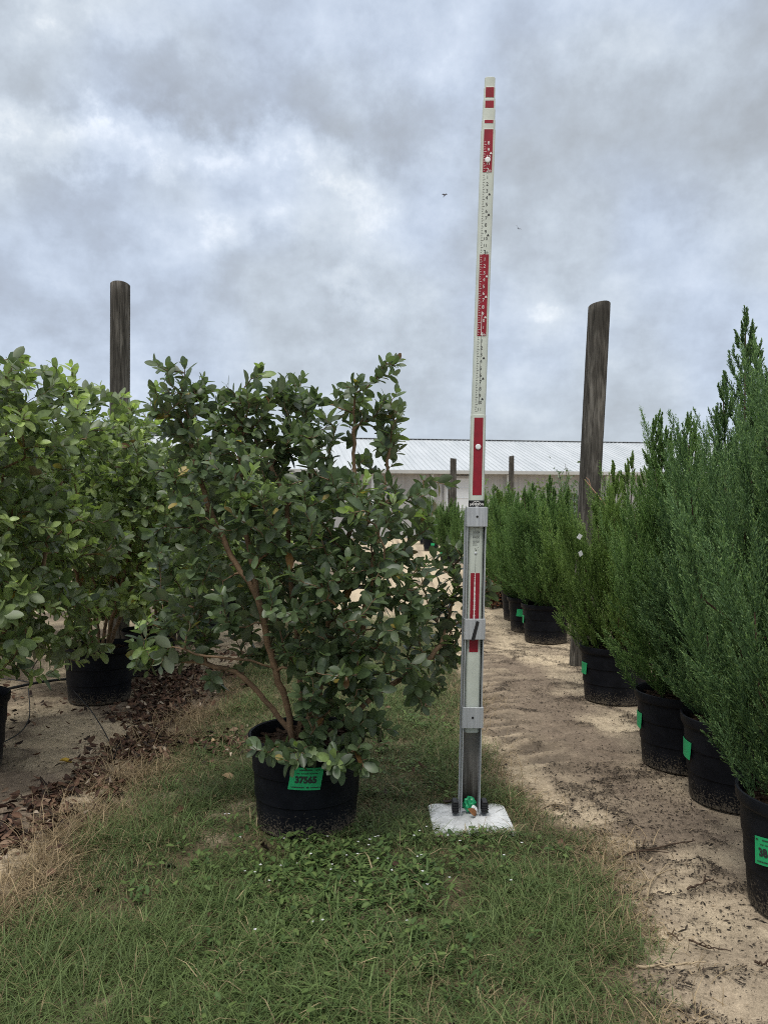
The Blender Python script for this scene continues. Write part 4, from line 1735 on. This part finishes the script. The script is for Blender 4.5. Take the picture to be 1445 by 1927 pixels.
    mb.loft([[(x, y - .0008, z) for x, y, _ in ring] for z in (z0, z1)], sh=sh)
    bnd = mb.build('name_band', M['black'], root)
    tb = MB()
    V, F = text_geo('JAMESON', .0118, bold=.0004)
    yb = .004 - .0375 * 0 - .0032
    tb.add([sh(x * 1.02, yb, y + zz(948.6)) for x, y, z in V], F)
    for pts in (((-8, 944.6), (-3, 942.2), (-1.5, 943.2), (-7, 945.2)), ((-2.5, 944.8), (1.2, 941.6), (6.5, 945.2), (5.2, 945.4), (1.2, 942.8), (-1.6, 945.2)), ((-2.4, 952.2), (2.4, 952.2), (2.4, 953), (-2.4, 953))):
        tb.add([sh(a / PPM, yb, zz(b)) for a, b in pts][::-1], [tuple(range(len(pts)))])
    tb.build('band_lettering', M['white_ink'], bnd)

    # straps across the channel, each with its screw
    def strap(py0, py1, mark=False):
        mb = MB()
        z0, z1 = zz(py1), zz(py0)
        hw2 = .0366
        mb.bbox(-hw2, hw2, -.0175, -.0125, z0, z1, .0012, sh)
        for s in (-1, 1):
            a, b = sorted((s * hw2, s * (hw2 + .0022)))
            mb.box(a, b, -.0172, .034, z0 + .001, z1 - .001, sh)
        st_ = mb.build('strap', M['alu'], root)
        sc = MB()
        zc = (z0 + z1) / 2 + .001
        rings = []
        for rad_, yy in ((.0042, -.0174), (.0042, -.0192), (.0026, -.0200), (.0018, -.0190)):
            rings.append([sh(rad_ * math.cos(a), yy, zc + rad_ * math.sin(a)) for a in np.linspace(0, 2 * math.pi, 16, endpoint=False)])
        if not mark:
            sc.loft(rings)
            sc.build('screw', M['black'], st_)
        else:
            tp = MB()
            V = []
            for yy in (-.0192, -.0178):
                V += [sh(a / PPM, yy, zz(b)) for a, b in ((-6.5, 1203), (.2, 1203.5), (8.2, 1168.5), (2.8, 1166.5))]
            tp.add(V, [(0, 1, 2, 3), (7, 6, 5, 4), (0, 4, 5, 1), (1, 5, 6, 2), (2, 6, 7, 3), (3, 7, 4, 0)])
            tp.build('black_tape', M['black'], st_)
    strap(953.5, 990.5)
    strap(1163, 1202, True)
    strap(1329, 1368)
    # instruction print below the top strap
    pr = MB()
    rr = random.Random(2)
    for r_ in range(13):
        py = 997 + r_ * 2.35
        x = -6.0
        while x < (6.4 if r_ < 11 else 2):
            l = rr.uniform(.6, 1.7)
            quad(pr, x, min(x + l, 6.6), py - .5, py + .45, yf0 - .0006)
            x += l + rr.uniform(.35, .9)
    quad(pr, -5.6, 5.6, 992.2, 993.6, yf0 - .0006)
    for k in range(14):
        x, py = rr.uniform(-2, 4), rr.uniform(1029, 1036)
        quad(pr, x, x + rr.uniform(.4, 1.4), py, py + .7, yf0 - .0006)
    # long scratch
    quad(pr, -.25, .2, 1046, 1077, yf0 - .0006)
    pr.build('printed_text', M['ink'], o0)
    for py in (1041,):
        sc = MB()
        sc.loft([[sh(r_ / PPM * math.cos(a), yf0 + dy, zz(py) + r_ / PPM * math.sin(a)) for a in np.linspace(0, 2 * math.pi, 14, endpoint=False)]
                 for r_, dy in ((2.4, .0), (2.4, -.002), (1.5, -.0028))])
        sc.build('screw', M['alu'], o0)

    # black clamps either side of the foot
    for s in (-1, 1):
        mb = MB()
        xa, xb = sorted((s * .0425, s * .066))
        mb.bbox(xa, xb, -.010, .040, .0205, .062, .003)
        mb.bbox(xa + .002, xb - .002, -.012, .032, .0605, .066, .002)
        for k in range(4):
            mb.box(xa - .001, xb + .001, -.0125, -.0095, .026 + k * .009, .030 + k * .009)
        c = mb.build('clamp', M['black'], root)
    return root


measuring_pole()

# litter caught in the foot of the channel
def crumple(name, loc, r, material, seed, label, cat, squash=(1, 1, 1)):
    import bmesh
    bm = bmesh.new()
    bmesh.ops.create_icosphere(bm, subdivisions=3, radius=1.0)
    rr = random.Random(seed)
    for v in bm.verts:
        k = .65 + .5 * float(fbm(np.array([v.co.x * 2.1 + 3]), np.array([v.co.y * 2.1 + v.co.z * 1.7]), seed, 3)[0]) + rr.uniform(-.16, .16)
        v.co = Vector((v.co.x * r * squash[0] * k, v.co.y * r * squash[1] * k, v.co.z * r * squash[2] * k))
    me = bpy.data.meshes.new(name)
    bm.to_mesh(me)
    bm.free()
    me.materials.append(material)
    o = link(bpy.data.objects.new(name, me))
    o.location = loc
    return tag(o, label, cat)


crumple('crumpled_wrapper', (0.318, 2.872, 0.044), .026, M['wrapper'], 3, 'crumpled shiny green wrapper stuck in the foot of the measuring pole', 'wrapper', (1, .7, 1.15))
crumple('paper_scrap', (0.334, 2.848, 0.036), .013, M['white'], 5, 'small crumpled white scrap beside the green wrapper', 'litter', (.9, .7, 1.1))


def dead_leaf(name, loc, rot, L, material, label, w=.5):
    V, F, _ = leaf_batch(np.array([[0, 0, 0.]]), np.array([[1., 0, 0]]), np.array([[0, 0, 1.]]), np.array([L]), np.array([L * w]), np.array([[1, 1, 1.]]), fold=.5, curl=.22)
    o = mesh_obj(name, V, F, material, None, True)
    so = o.modifiers.new('thickness', 'SOLIDIFY')
    so.thickness = .0008
    o.location = loc
    o.rotation_euler = rot
    return tag(o, label, 'fallen leaf')


dead_leaf('fallen_leaf', (0.308, 2.826, 0.045), (R(60), R(35), R(10)), .045, M['brown_leaf'], 'brown leaf leaning on the green wrapper at the pole foot')


def on_ground(px, py, lift=0.0):
    X, Y = ground_pt(px, py)
    return (X, Y, float(ground_h(np.array([X]), np.array([Y]))[0]) + lift)


dead_leaf('fallen_leaf', on_ground(112, 1438, .012), (0, R(5), R(10)), .06, M['yellow_leaf'], 'bright yellow leaf lying on the sand by the left litter')
dead_leaf('fallen_leaf', on_ground(418, 1474, .03), (R(15), R(8), R(-15)), .065, M['tan_leaf'], 'curled tan leaf lying on the grass left of the numbered pot')
dead_leaf('fallen_leaf', on_ground(1423, 1708, .012), (R(5), R(0), R(5)), .05, M['white'], 'whitish leaf on the sand by the lower right edge', .6)
dead_leaf('fallen_leaf', on_ground(398, 1404, .02), (R(5), R(10), R(60)), .055, M['tan_leaf'], 'pale leaf on the grass edge beside the dark leaf drift', .6)


# ------------------------------------------------------------------ grass
def hgt(x, y):
    return ground_h(x, y)


def build_grass():
    rng = np.random.default_rng(5)
    n = 640000
    # more blades near the camera
    Y = 0.9 + 7.6 * rng.random(n) ** 1.35
    X = rng.uniform(-1.5, 0.95, n)
    p = grass_mask(X, Y)
    clump = fbm(X * 9, Y * 9, 41, 3)
    keep = rng.random(n) < p * np.clip((clump - 0.15) * 3.0, 0.15, 1)
    keep &= ((X - MX) ** 2 + (Y - MY) ** 2 > 0.178 ** 2)
    keep &= ~((np.abs(X - .312) < .14) & (np.abs(Y - 2.825) < .132))
    X, Y, clump = X[keep], Y[keep], clump[keep]
    n = len(X)
    lush = sstep(0.42, 0.62, fbm(X * 2.2, Y * 2.2, 42, 3))
    H = (0.022 + 0.050 * rng.random(n) ** 1.4) * (0.75 + 0.7 * lush)
    H = H * (1 - .6 * np.exp(-(((X - MX) ** 2 + (Y - MY + .12) ** 2) / .34 ** 2) ** 2))
    long_ = rng.random(n) < 0.06
    H = np.where(long_, H * 1.9, H)
    lean = np.abs(rng.normal(0.55, 0.42, n))
    az = rng.random(n) * 6.283
    W = rng.uniform(0.0012, 0.0025, n)
    g1, g2 = np.array([0.052, 0.082, 0.026]), np.array([0.165, 0.222, 0.075])
    st = np.array([0.30, 0.235, 0.125])
    f = np.clip(rng.random(n) * .8 + .25 * (lush - .5), 0, 1)[:, None]
    C = g1 * (1 - f) + g2 * f
    l, r = grass_edges(Y)
    edge = np.exp(-np.minimum(X - l, r - X) / 0.12)
    dryp = 0.06 + 0.16 * (1 - lush) + 0.55 * np.clip(edge, 0, 1) * (X < -.4) + .2 * np.clip(edge, 0, 1)
    dry = rng.random(n) < dryp
    C = np.where(dry[:, None], st * rng.uniform(.45, 1.05, (n, 1)), C)
    O = np.stack([X, Y, hgt(X, Y) - .003], 1)
    V, F, CC = blades(O, H, lean, az, W, C, 0.7)
    o = mesh_obj('grass', V, F, M['grass'], None, True, CC)
    tag(o, 'short olive green grass strip under shrub and pole', 'grass', kind='stuff')

    # taller tufts: round the pot, at the plate, here and there
    O, H, L, A, W, C = [], [], [], [], [], []
    tufts = []
    for k in range(34):
        a = rng.uniform(R(180), R(360))
        tufts.append((MX + .20 * math.cos(a), MY + .20 * math.sin(a), 6, .085))
    for k in range(20):
        tufts.append((.312 + rng.uniform(-.12, .16), 2.825 - .15 + rng.uniform(-.02, .02), 30, .062))
    for k in range(150):
        tufts.append((rng.uniform(-1.0, .6), rng.uniform(1.3, 4.8), 22, rng.uniform(.05, .095)))
    for k in range(80):
        tufts.append((rng.uniform(-.45, .02), rng.uniform(1.65, 2.2), 16, rng.uniform(.06, .11)))
    broad = []
    for k in range(150):
        broad.append(len(tufts))
        tufts.append((rng.normal(-.10, .20), rng.normal(2.1, .24), 13, rng.uniform(.055, .10)))
    broad = set(broad)
    for ti, (x, y, m, h) in enumerate(tufts):
        if (x - MX) ** 2 + (y - MY) ** 2 < .186 ** 2 or (abs(x - .312) < .14 and abs(y - 2.825) < .13):
            continue
        if grass_mask(np.array([x]), np.array([y]))[0] < .3:
            continue
        tone = rng.random()
        for _ in range(m):
            O.append((x + rng.normal(0, .014), y + rng.normal(0, .014), 0))
            H.append(h * rng.uniform(.5, 1.25))
            L.append(abs(rng.normal(.35, .3)))
            A.append(rng.random() * 6.283)
            wide = ti in broad
            W.append(rng.uniform(.0038, .0068) if wide else rng.uniform(.002, .0042))
            c = np.array([0.060, 0.105, 0.032]) * (1 - tone) + np.array([0.13, 0.185, 0.060]) * tone
            if rng.random() < (.04 if wide else .14):
                c = np.array([0.33, 0.27, 0.15])
            C.append(c * rng.uniform(.75, 1.3))
    O, H, L, A, W, C = map(np.array, (O, H, L, A, W, C))
    O[:, 2] = hgt(O[:, 0], O[:, 1]) - .003
    V, F, CC = blades(O, H, L, A, W, C, 0.95)
    o = mesh_obj('tall_grass', V, F, M['grass'], None, True, CC)
    tag(o, 'longer grass tufts round the pot foot and the white plate', 'grass', kind='stuff')


build_grass()


def build_weeds():
    """broad-leaved ground weeds with tiny white flowers in front of the pot"""
    rng = np.random.default_rng(15)
    O, D, N, L, C = [], [], [], [], []
    FO = []
    for k in range(300):
        if k < 130:
            x, y = rng.normal(-.12, .25), rng.normal(2.42, .15)
        elif k > 225:
            x, y = rng.normal(-.12, .32), rng.normal(2.15, .28)
        elif k < 150:
            x, y = rng.normal(-.25, .2), rng.normal(1.72, .15)
        else:
            x, y = rng.uniform(-.1, .35), rng.uniform(3.0, 4.6)
        if (x - MX) ** 2 + (y - MY) ** 2 < .19 ** 2 or (abs(x - .312) < .15 and abs(y - 2.825) < .14):
            continue
        z = float(hgt(np.array([x]), np.array([y]))[0])
        hgh = rng.uniform(.02, .055)
        for j in range(9):
            a = rng.random() * 6.283
            el = rng.uniform(.1, .7)
            O.append((x + rng.normal(0, .018), y + rng.normal(0, .018), z + hgh * rng.uniform(.4, 1)))
            D.append((math.cos(a) * math.cos(el), math.sin(a) * math.cos(el), math.sin(el)))
            N.append((rng.normal(0, .3), rng.normal(0, .3), 1))
            L.append(rng.uniform(.014, .028))
            f = rng.random()
            C.append(np.array([0.045, 0.085, 0.025]) * (1 - f) + np.array([0.12, 0.17, 0.05]) * f)
        if rng.random() < .22:
            for _ in range(rng.integers(1, 3)):
                (k < 130) and FO.append((x + rng.normal(0, .03), y + rng.normal(0, .03), z + hgh + rng.uniform(.004, .02)))
    O, D, N, L, C = map(lambda q: np.array(q, float), (O, D, N, L, C))
    V, F, CC = leaf_batch(O, D, N, L, L * .5, C)
    o = mesh_obj('weeds', V, F, M['grass'], None, True, CC)
    tag(o, 'low bright green broad leaved weeds in the grass before the pot', 'weeds', kind='stuff')
    O, D, N, L = [], [], [], []
    for p in FO:
        for k in range(5):
            a = k * 1.2566 + rng.random() * .3
            O.append(p)
            D.append((math.cos(a), math.sin(a), .3))
            N.append((0, 0, 1))
            L.append(rng.uniform(.0035, .0055))
    O, D, N, L = map(lambda q: np.array(q, float), (O, D, N, L))
    V, F, CC = leaf_batch(O, D, N, L, L * .8, np.full((len(O), 3), .6))
    o = mesh_obj('small_flowers', V, F, M['grass'], None, True, CC)
    tag(o, 'tiny white flowers dotted over the weeds', 'flowers', kind='stuff')


build_weeds()


def build_litter():
    rng = np.random.default_rng(25)
    # dead leaves heaped between the bare sand and the grass at the left
    n = 6500
    Y = rng.uniform(1.2, 6.2, n)
    c = -1.27 + .10 * np.sin(Y * 2.1)
    X = c + rng.normal(0, .095, n) * (1 + .7 * (Y > 4))
    dens = sstep(.36, .56, fbm(X * 3, Y * 3, 51, 3))
    keep = rng.random(n) < dens
    X, Y = X[keep], Y[keep]
    xs, ys = rng.uniform(-3.2, -1.0, 420), rng.uniform(2.2, 7, 420)
    X, Y = np.concatenate([X, xs]), np.concatenate([Y, ys])
    # a second heap beside the pot and strays in the grass
    xs, ys = rng.normal(-.72, .12, 130), rng.normal(3.75, .13, 130)
    X, Y = np.concatenate([X, xs]), np.concatenate([Y, ys])
    xs, ys = rng.uniform(-1.0, .6, 60), rng.uniform(1.5, 4.5, 60)
    X, Y = np.concatenate([X, xs]), np.concatenate([Y, ys])
    k = (X - MX) ** 2 + (Y - MY) ** 2 > .25 ** 2
    X, Y = X[k], Y[k]
    n = len(X)
    O = np.stack([X, Y, hgt(X, Y) + .004 + .022 * rng.random(n)], 1)
    a = rng.random(n) * 6.283
    D = np.stack([np.cos(a), np.sin(a), rng.normal(0, .3, n)], 1)
    N = np.stack([rng.normal(0, .5, n), rng.normal(0, .5, n), np.where(rng.random(n) < .5, 1, -1)], 1)
    L = rng.uniform(.024, .050, n)
    pal = np.array([[0.10, 0.055, 0.035], [0.065, 0.035, 0.025], [0.15, 0.09, 0.06], [0.20, 0.135, 0.09], [0.36, 0.29, 0.22], [0.03, 0.02, 0.016]])
    C = pal[rng.choice(6, n, p=[.28, .30, .13, .07, .05, .17])] * rng.uniform(.7, 1.25, (n, 1))
    V, F, CC = leaf_batch(O, D, N, L, L * rng.uniform(.4, .55, n), C, fold=.6, curl=.25)
    o = mesh_obj('leaf_litter', V, F, M['litter'], None, True, CC)
    tag(o, 'drift of curled brown dead leaves along the left grass edge', 'leaf litter', kind='stuff')

    # straw along both edges of the grass
    n = 17000
    Y = rng.uniform(1.2, 5.0, n)
    l, r = grass_edges(Y)
    left = rng.random(n) < .62
    X = np.where(left, l + rng.normal(-.03, .085, n), r + rng.normal(.02, .07, n))
    cl = fbm(X * 6, Y * 6, 55, 3)
    keep = (rng.random(n) < sstep(.38, .6, cl)) & ~((np.abs(X - .312) < .16) & (np.abs(Y - 2.825) < .15))
    X, Y, left = X[keep], Y[keep], left[keep]
    n = len(X)
    O = np.stack([X, Y, hgt(X, Y)], 1)
    H = rng.uniform(.05, .13, n) * np.where(left, 1.25, .8)
    lean = np.abs(rng.normal(1.0, .4, n))
    C = np.array([0.40, 0.30, 0.175]) * rng.uniform(.35, 1.15, (n, 1))
    V, F, CC = blades(O, H, lean, rng.random(n) * 6.283, rng.uniform(.0013, .0026, n), C, .5)
    o = mesh_obj('straw', V, F, M['grass'], None, True, CC)
    tag(o, 'dry straw coloured grass along the edges of the green strip', 'dry grass', kind='stuff')

    # washed bark bits and dark crumbs in drift lines over the sand
    n = 620000
    X = np.where(rng.random(n) < .72, rng.uniform(.35, 2.2, n), rng.uniform(-3.2, -1.0, n))
    Y = 1.2 + 7.5 * rng.random(n) ** 1.5
    wx = X + .25 * (fbm(X * 2, Y * 2, 5, 3) - .5)
    rid = np.abs(fbm(wx * 3.0 + Y * .8, Y * 4.5, 6, 4) - .5)
    band_ = np.exp(-(rid / .028) ** 2)
    reg = sstep(.40, .60, fbm(X * 1.3, Y * 1.3, 57, 3)) + .9 * np.exp(-((X - 1.0) / .36) ** 2) * np.exp(-((Y - 2.85) / .55) ** 2)
    g = grass_mask(X, Y)
    pr = (2.4 * band_ * np.clip(reg, .25, 1) + .05 + .30 * np.clip(reg - .55, 0, 1) + .10 * (X < -1)) * (1 - .85 * g)
    keep = rng.random(n) < pr
    X, Y = X[keep], Y[keep]
    n = len(X)
    a = rng.normal(.2, .9, n)
    D = np.stack([np.cos(a), np.sin(a), rng.normal(0, .12, n)], 1)
    S = np.stack([-np.sin(a), np.cos(a), rng.normal(0, .3, n)], 1)
    L = (.003 + .012 * rng.random(n) ** 2) * np.where(rng.random(n) < .07, 2.8, 1)
    W = np.minimum(L * rng.uniform(.15, .5, n), .006)
    O = np.stack([X, Y, hgt(X, Y) + .002 + .004 * rng.random(n)], 1)
    dark = np.array([[0.022, 0.017, 0.013], [0.05, 0.037, 0.027], [0.09, 0.07, 0.05], [0.30, 0.23, 0.15]])
    C = dark[rng.choice(4, n, p=[.42, .33, .16, .09])] * rng.uniform(.7, 1.3, (n, 1))
    V, F, CC = diamonds(O, nrm(D), nrm(S), L, W, C, .5)
    o = mesh_obj('bark_debris', V, F, M['litter'], None, False, CC)
    tag(o, 'dark bark crumbs washed into drift lines over the sand', 'debris', kind='stuff')


build_litter()


# twigs lying on the sand
def twig(px0, py0, px1, py1, r, label, seed, col, forks=2):
    rr = random.Random(seed)
    a, b = Vector(on_ground(px0, py0, .006)), Vector(on_ground(px1, py1, .008))
    mb = MB()
    n = 8
    side = (b - a).cross(Vector((0, 0, 1))).normalized()
    L = (b - a).length
    pts = []
    for i in range(n + 1):
        t = i / n
        p = a.lerp(b, t) + side * L * .06 * math.sin(3.3 * t + seed) + Vector((0, 0, rr.uniform(0, .008)))
        pts.append(p)
    mb.tube([tuple(p) for p in pts], np.linspace(r, r * .4, n + 1), 6)
    for f in range(forks):
        i = rr.randint(2, n - 2)
        s = rr.choice((-1, 1))
        d = ((b - a).normalized() * .7 + side * s * .6).normalized() * L * rr.uniform(.2, .4)
        q = [pts[i], pts[i] + d * .5 + Vector((0, 0, .012)), pts[i] + d + Vector((0, 0, .01))]
        mb.tube([tuple(p) for p in q], np.linspace(r * .7, r * .3, 3), 5)
    o = mb.build('twig', M[col], None, True)
    return tag(o, label, 'twig', 'twigs on the sand')


M['pale_twig'] = plain('pale_twig', (0.36, 0.28, 0.18), .85, .2, var=.3, scale=40)
twig(1215, 1698, 1262, 1625, .0035, 'pale forked twig standing out beside the small washed hollow', 3, 'pale_twig', 3)
twig(1160, 1620, 1300, 1590, .004, 'long dark twig along the drift line above the hollow', 4, 'dark_bark', 3)
twig(1255, 1755, 1285, 1772, .003, 'short dark stick with a lump in the open sand', 5, 'dark_bark', 1)
twig(1295, 1772, 1375, 1795, .003, 'thin dark twig with a broad end in the open sand', 6, 'dark_bark', 2)
twig(1195, 1820, 1330, 1822, .004, 'straight pale twig lying across the lower sand', 7, 'pale_twig', 2)
twig(1290, 1670, 1345, 1662, .004, 'short dark twig at the edge of the dark patch', 8, 'dark_bark', 2)
twig(1420, 1810, 1445, 1825, .004, 'dark twig cut by the right edge low down', 9, 'dark_bark', 1)

# thin pinkish stick leaning against the right wooden post
mb = MB()
yy = 5.45
A, B_ = Vector((gx(1099, yy), yy, gz(902, yy))), Vector((gx(1132, yy), yy, gz(942, yy)))
C_ = B_ + (B_ - A) * 2.5
mb.tube([tuple(A), tuple(B_), tuple(C_)], .004, 6)
mb.tube([tuple(A.lerp(B_, .35)), tuple(A.lerp(B_, .1) + Vector((.02, 0, .012))), tuple(A + Vector((.012, 0, .012)))], .0025, 6)
tag(mb.build('dry_stick', plain('pink_twig', (0.40, 0.24, 0.16), .8, .2), None, True), 'thin pinkish forked stick in front of the right wooden post', 'stick')


# ------------------------------------------------------------------ irrigation tubing at the left
M['tubing'] = plain('black_tubing', (0.015, 0.015, 0.016), .5, .4)


def tube_obj(pts, r, label, name='irrigation_tube'):
    P = np.array(pts, float)
    s = np.concatenate([[0], np.cumsum(np.linalg.norm(np.diff(P, axis=0), axis=1))])
    t = np.linspace(0, s[-1], 40)
    Q = np.stack([np.interp(t, s, P[:, i]) for i in range(3)], 1)
    for _ in range(10):
        Q[1:-1] = .25 * Q[:-2] + .5 * Q[1:-1] + .25 * Q[2:]
    V, F = tube_geo(Q, np.full(40, r), 8)
    o = mesh_obj(name, V, F, M['tubing'], None, True)
    return tag(o, label, 'tube', 'irrigation tubes')


def at(px, py, Y):
    return (gx(px, Y), Y, gz(py, Y))


tube_obj([(-3.4, 5.4, .03), on_ground(0, 1310, .02), on_ground(55, 1292, .03), on_ground(110, 1286, .02), (-1.62, 5.25, .02)], .009, 'thick black irrigation pipe lying behind the left pots')
tube_obj([at(56, 1285, 4.9), at(58, 1265, 4.75), at(72, 1240, 4.65), at(95, 1224, 4.6), at(125, 1223, 4.55)], .0035, 'thin black feeder tube arching up to the ribbed pot rim')
tube_obj([at(0, 1276, 4.9), at(40, 1281, 4.9), at(57, 1284, 4.9)], .0035, 'thin black feeder tube running out to the left edge')
tube_obj([at(54, 1295, 4.75), at(57, 1330, 4.2), on_ground(57, 1368, .03), on_ground(40, 1388, .01), on_ground(0, 1405, .01)], .003, 'thin tube looping down over the sand to the left edge')
tube_obj([at(140, 1300, 4.5), on_ground(172, 1345, .025), on_ground(195, 1380, .02), on_ground(210, 1408, .008)], .003, 'thin tube running forward from the ribbed pot to the leaf drift')
mb = MB()
a = Vector(on_ground(214, 1441, -.02))
mb.tube([tuple(a), tuple(a + Vector((.004, 0, .05))), tuple(a + Vector((.016, .003, .095)))], np.array([.004, .004, .002]), 6)
tag(mb.build('stake', M['tubing'], None, True), 'short dark stake standing in the leaf drift at the left', 'stake')


# ------------------------------------------------------------------ two birds far up
def bird(px, py, Y, span, label, roll, c):
    root_m = plain('feather', c, .8, .2)
    mb = MB()
    rings = []
    for t, r in ((-.5, .01), (-.35, .06), (-.1, .10), (.15, .085), (.33, .055), (.42, .06), (.5, .03)):
        rings.append([(t * span * .7, r * span * .9 * math.cos(a), r * span * .8 * math.sin(a)) for a in np.linspace(0, 6.283, 10, endpoint=False)])
    mb.loft(rings)
    for s in (-1, 1):
        P = [(.16, .05, .02), (.10, .28, .16), (-.06, .50, .10), (-.10, .30, .11), (-.12, .05, .02)]
        V = [(x * span, s * y * span, z * span) for x, y, z in P] + [(x * span, s * y * span, z * span + .008 * span) for x, y, z in P]
        F = [(0, 1, 2, 3, 4), (9, 8, 7, 6, 5)] + [(i, (i + 1) % 5, 5 + (i + 1) % 5, 5 + i) for i in range(5)]
        mb.add(V, F)
    mb.add([(-.3 * span, -.03 * span, 0), (-.3 * span, .03 * span, 0), (-.55 * span, .07 * span, .01 * span), (-.55 * span, -.07 * span, .01 * span),
            (-.3 * span, -.03 * span, .012 * span), (-.3 * span, .03 * span, .012 * span)], [(0, 1, 2, 3), (4, 3, 2, 5)])
    o = mb.build('bird', root_m, None, True, loc=(gx(px, Y), Y, gz(py, Y)))
    o.rotation_euler = roll
    return tag(o, label, 'bird', 'birds in flight')


bird(837, 367, 40, .36, 'small dark bird in the sky left of the measuring pole', (R(20), R(-50), R(40)), (0.04, 0.03, 0.03))
bird(975, 430, 40, .42, 'small grey bird in the sky right of the measuring pole', (R(30), R(-30), R(100)), (0.16, 0.17, 0.2))
print('faces', sum(len(o.data.polygons) for o in bpy.data.objects if o.type == 'MESH'))
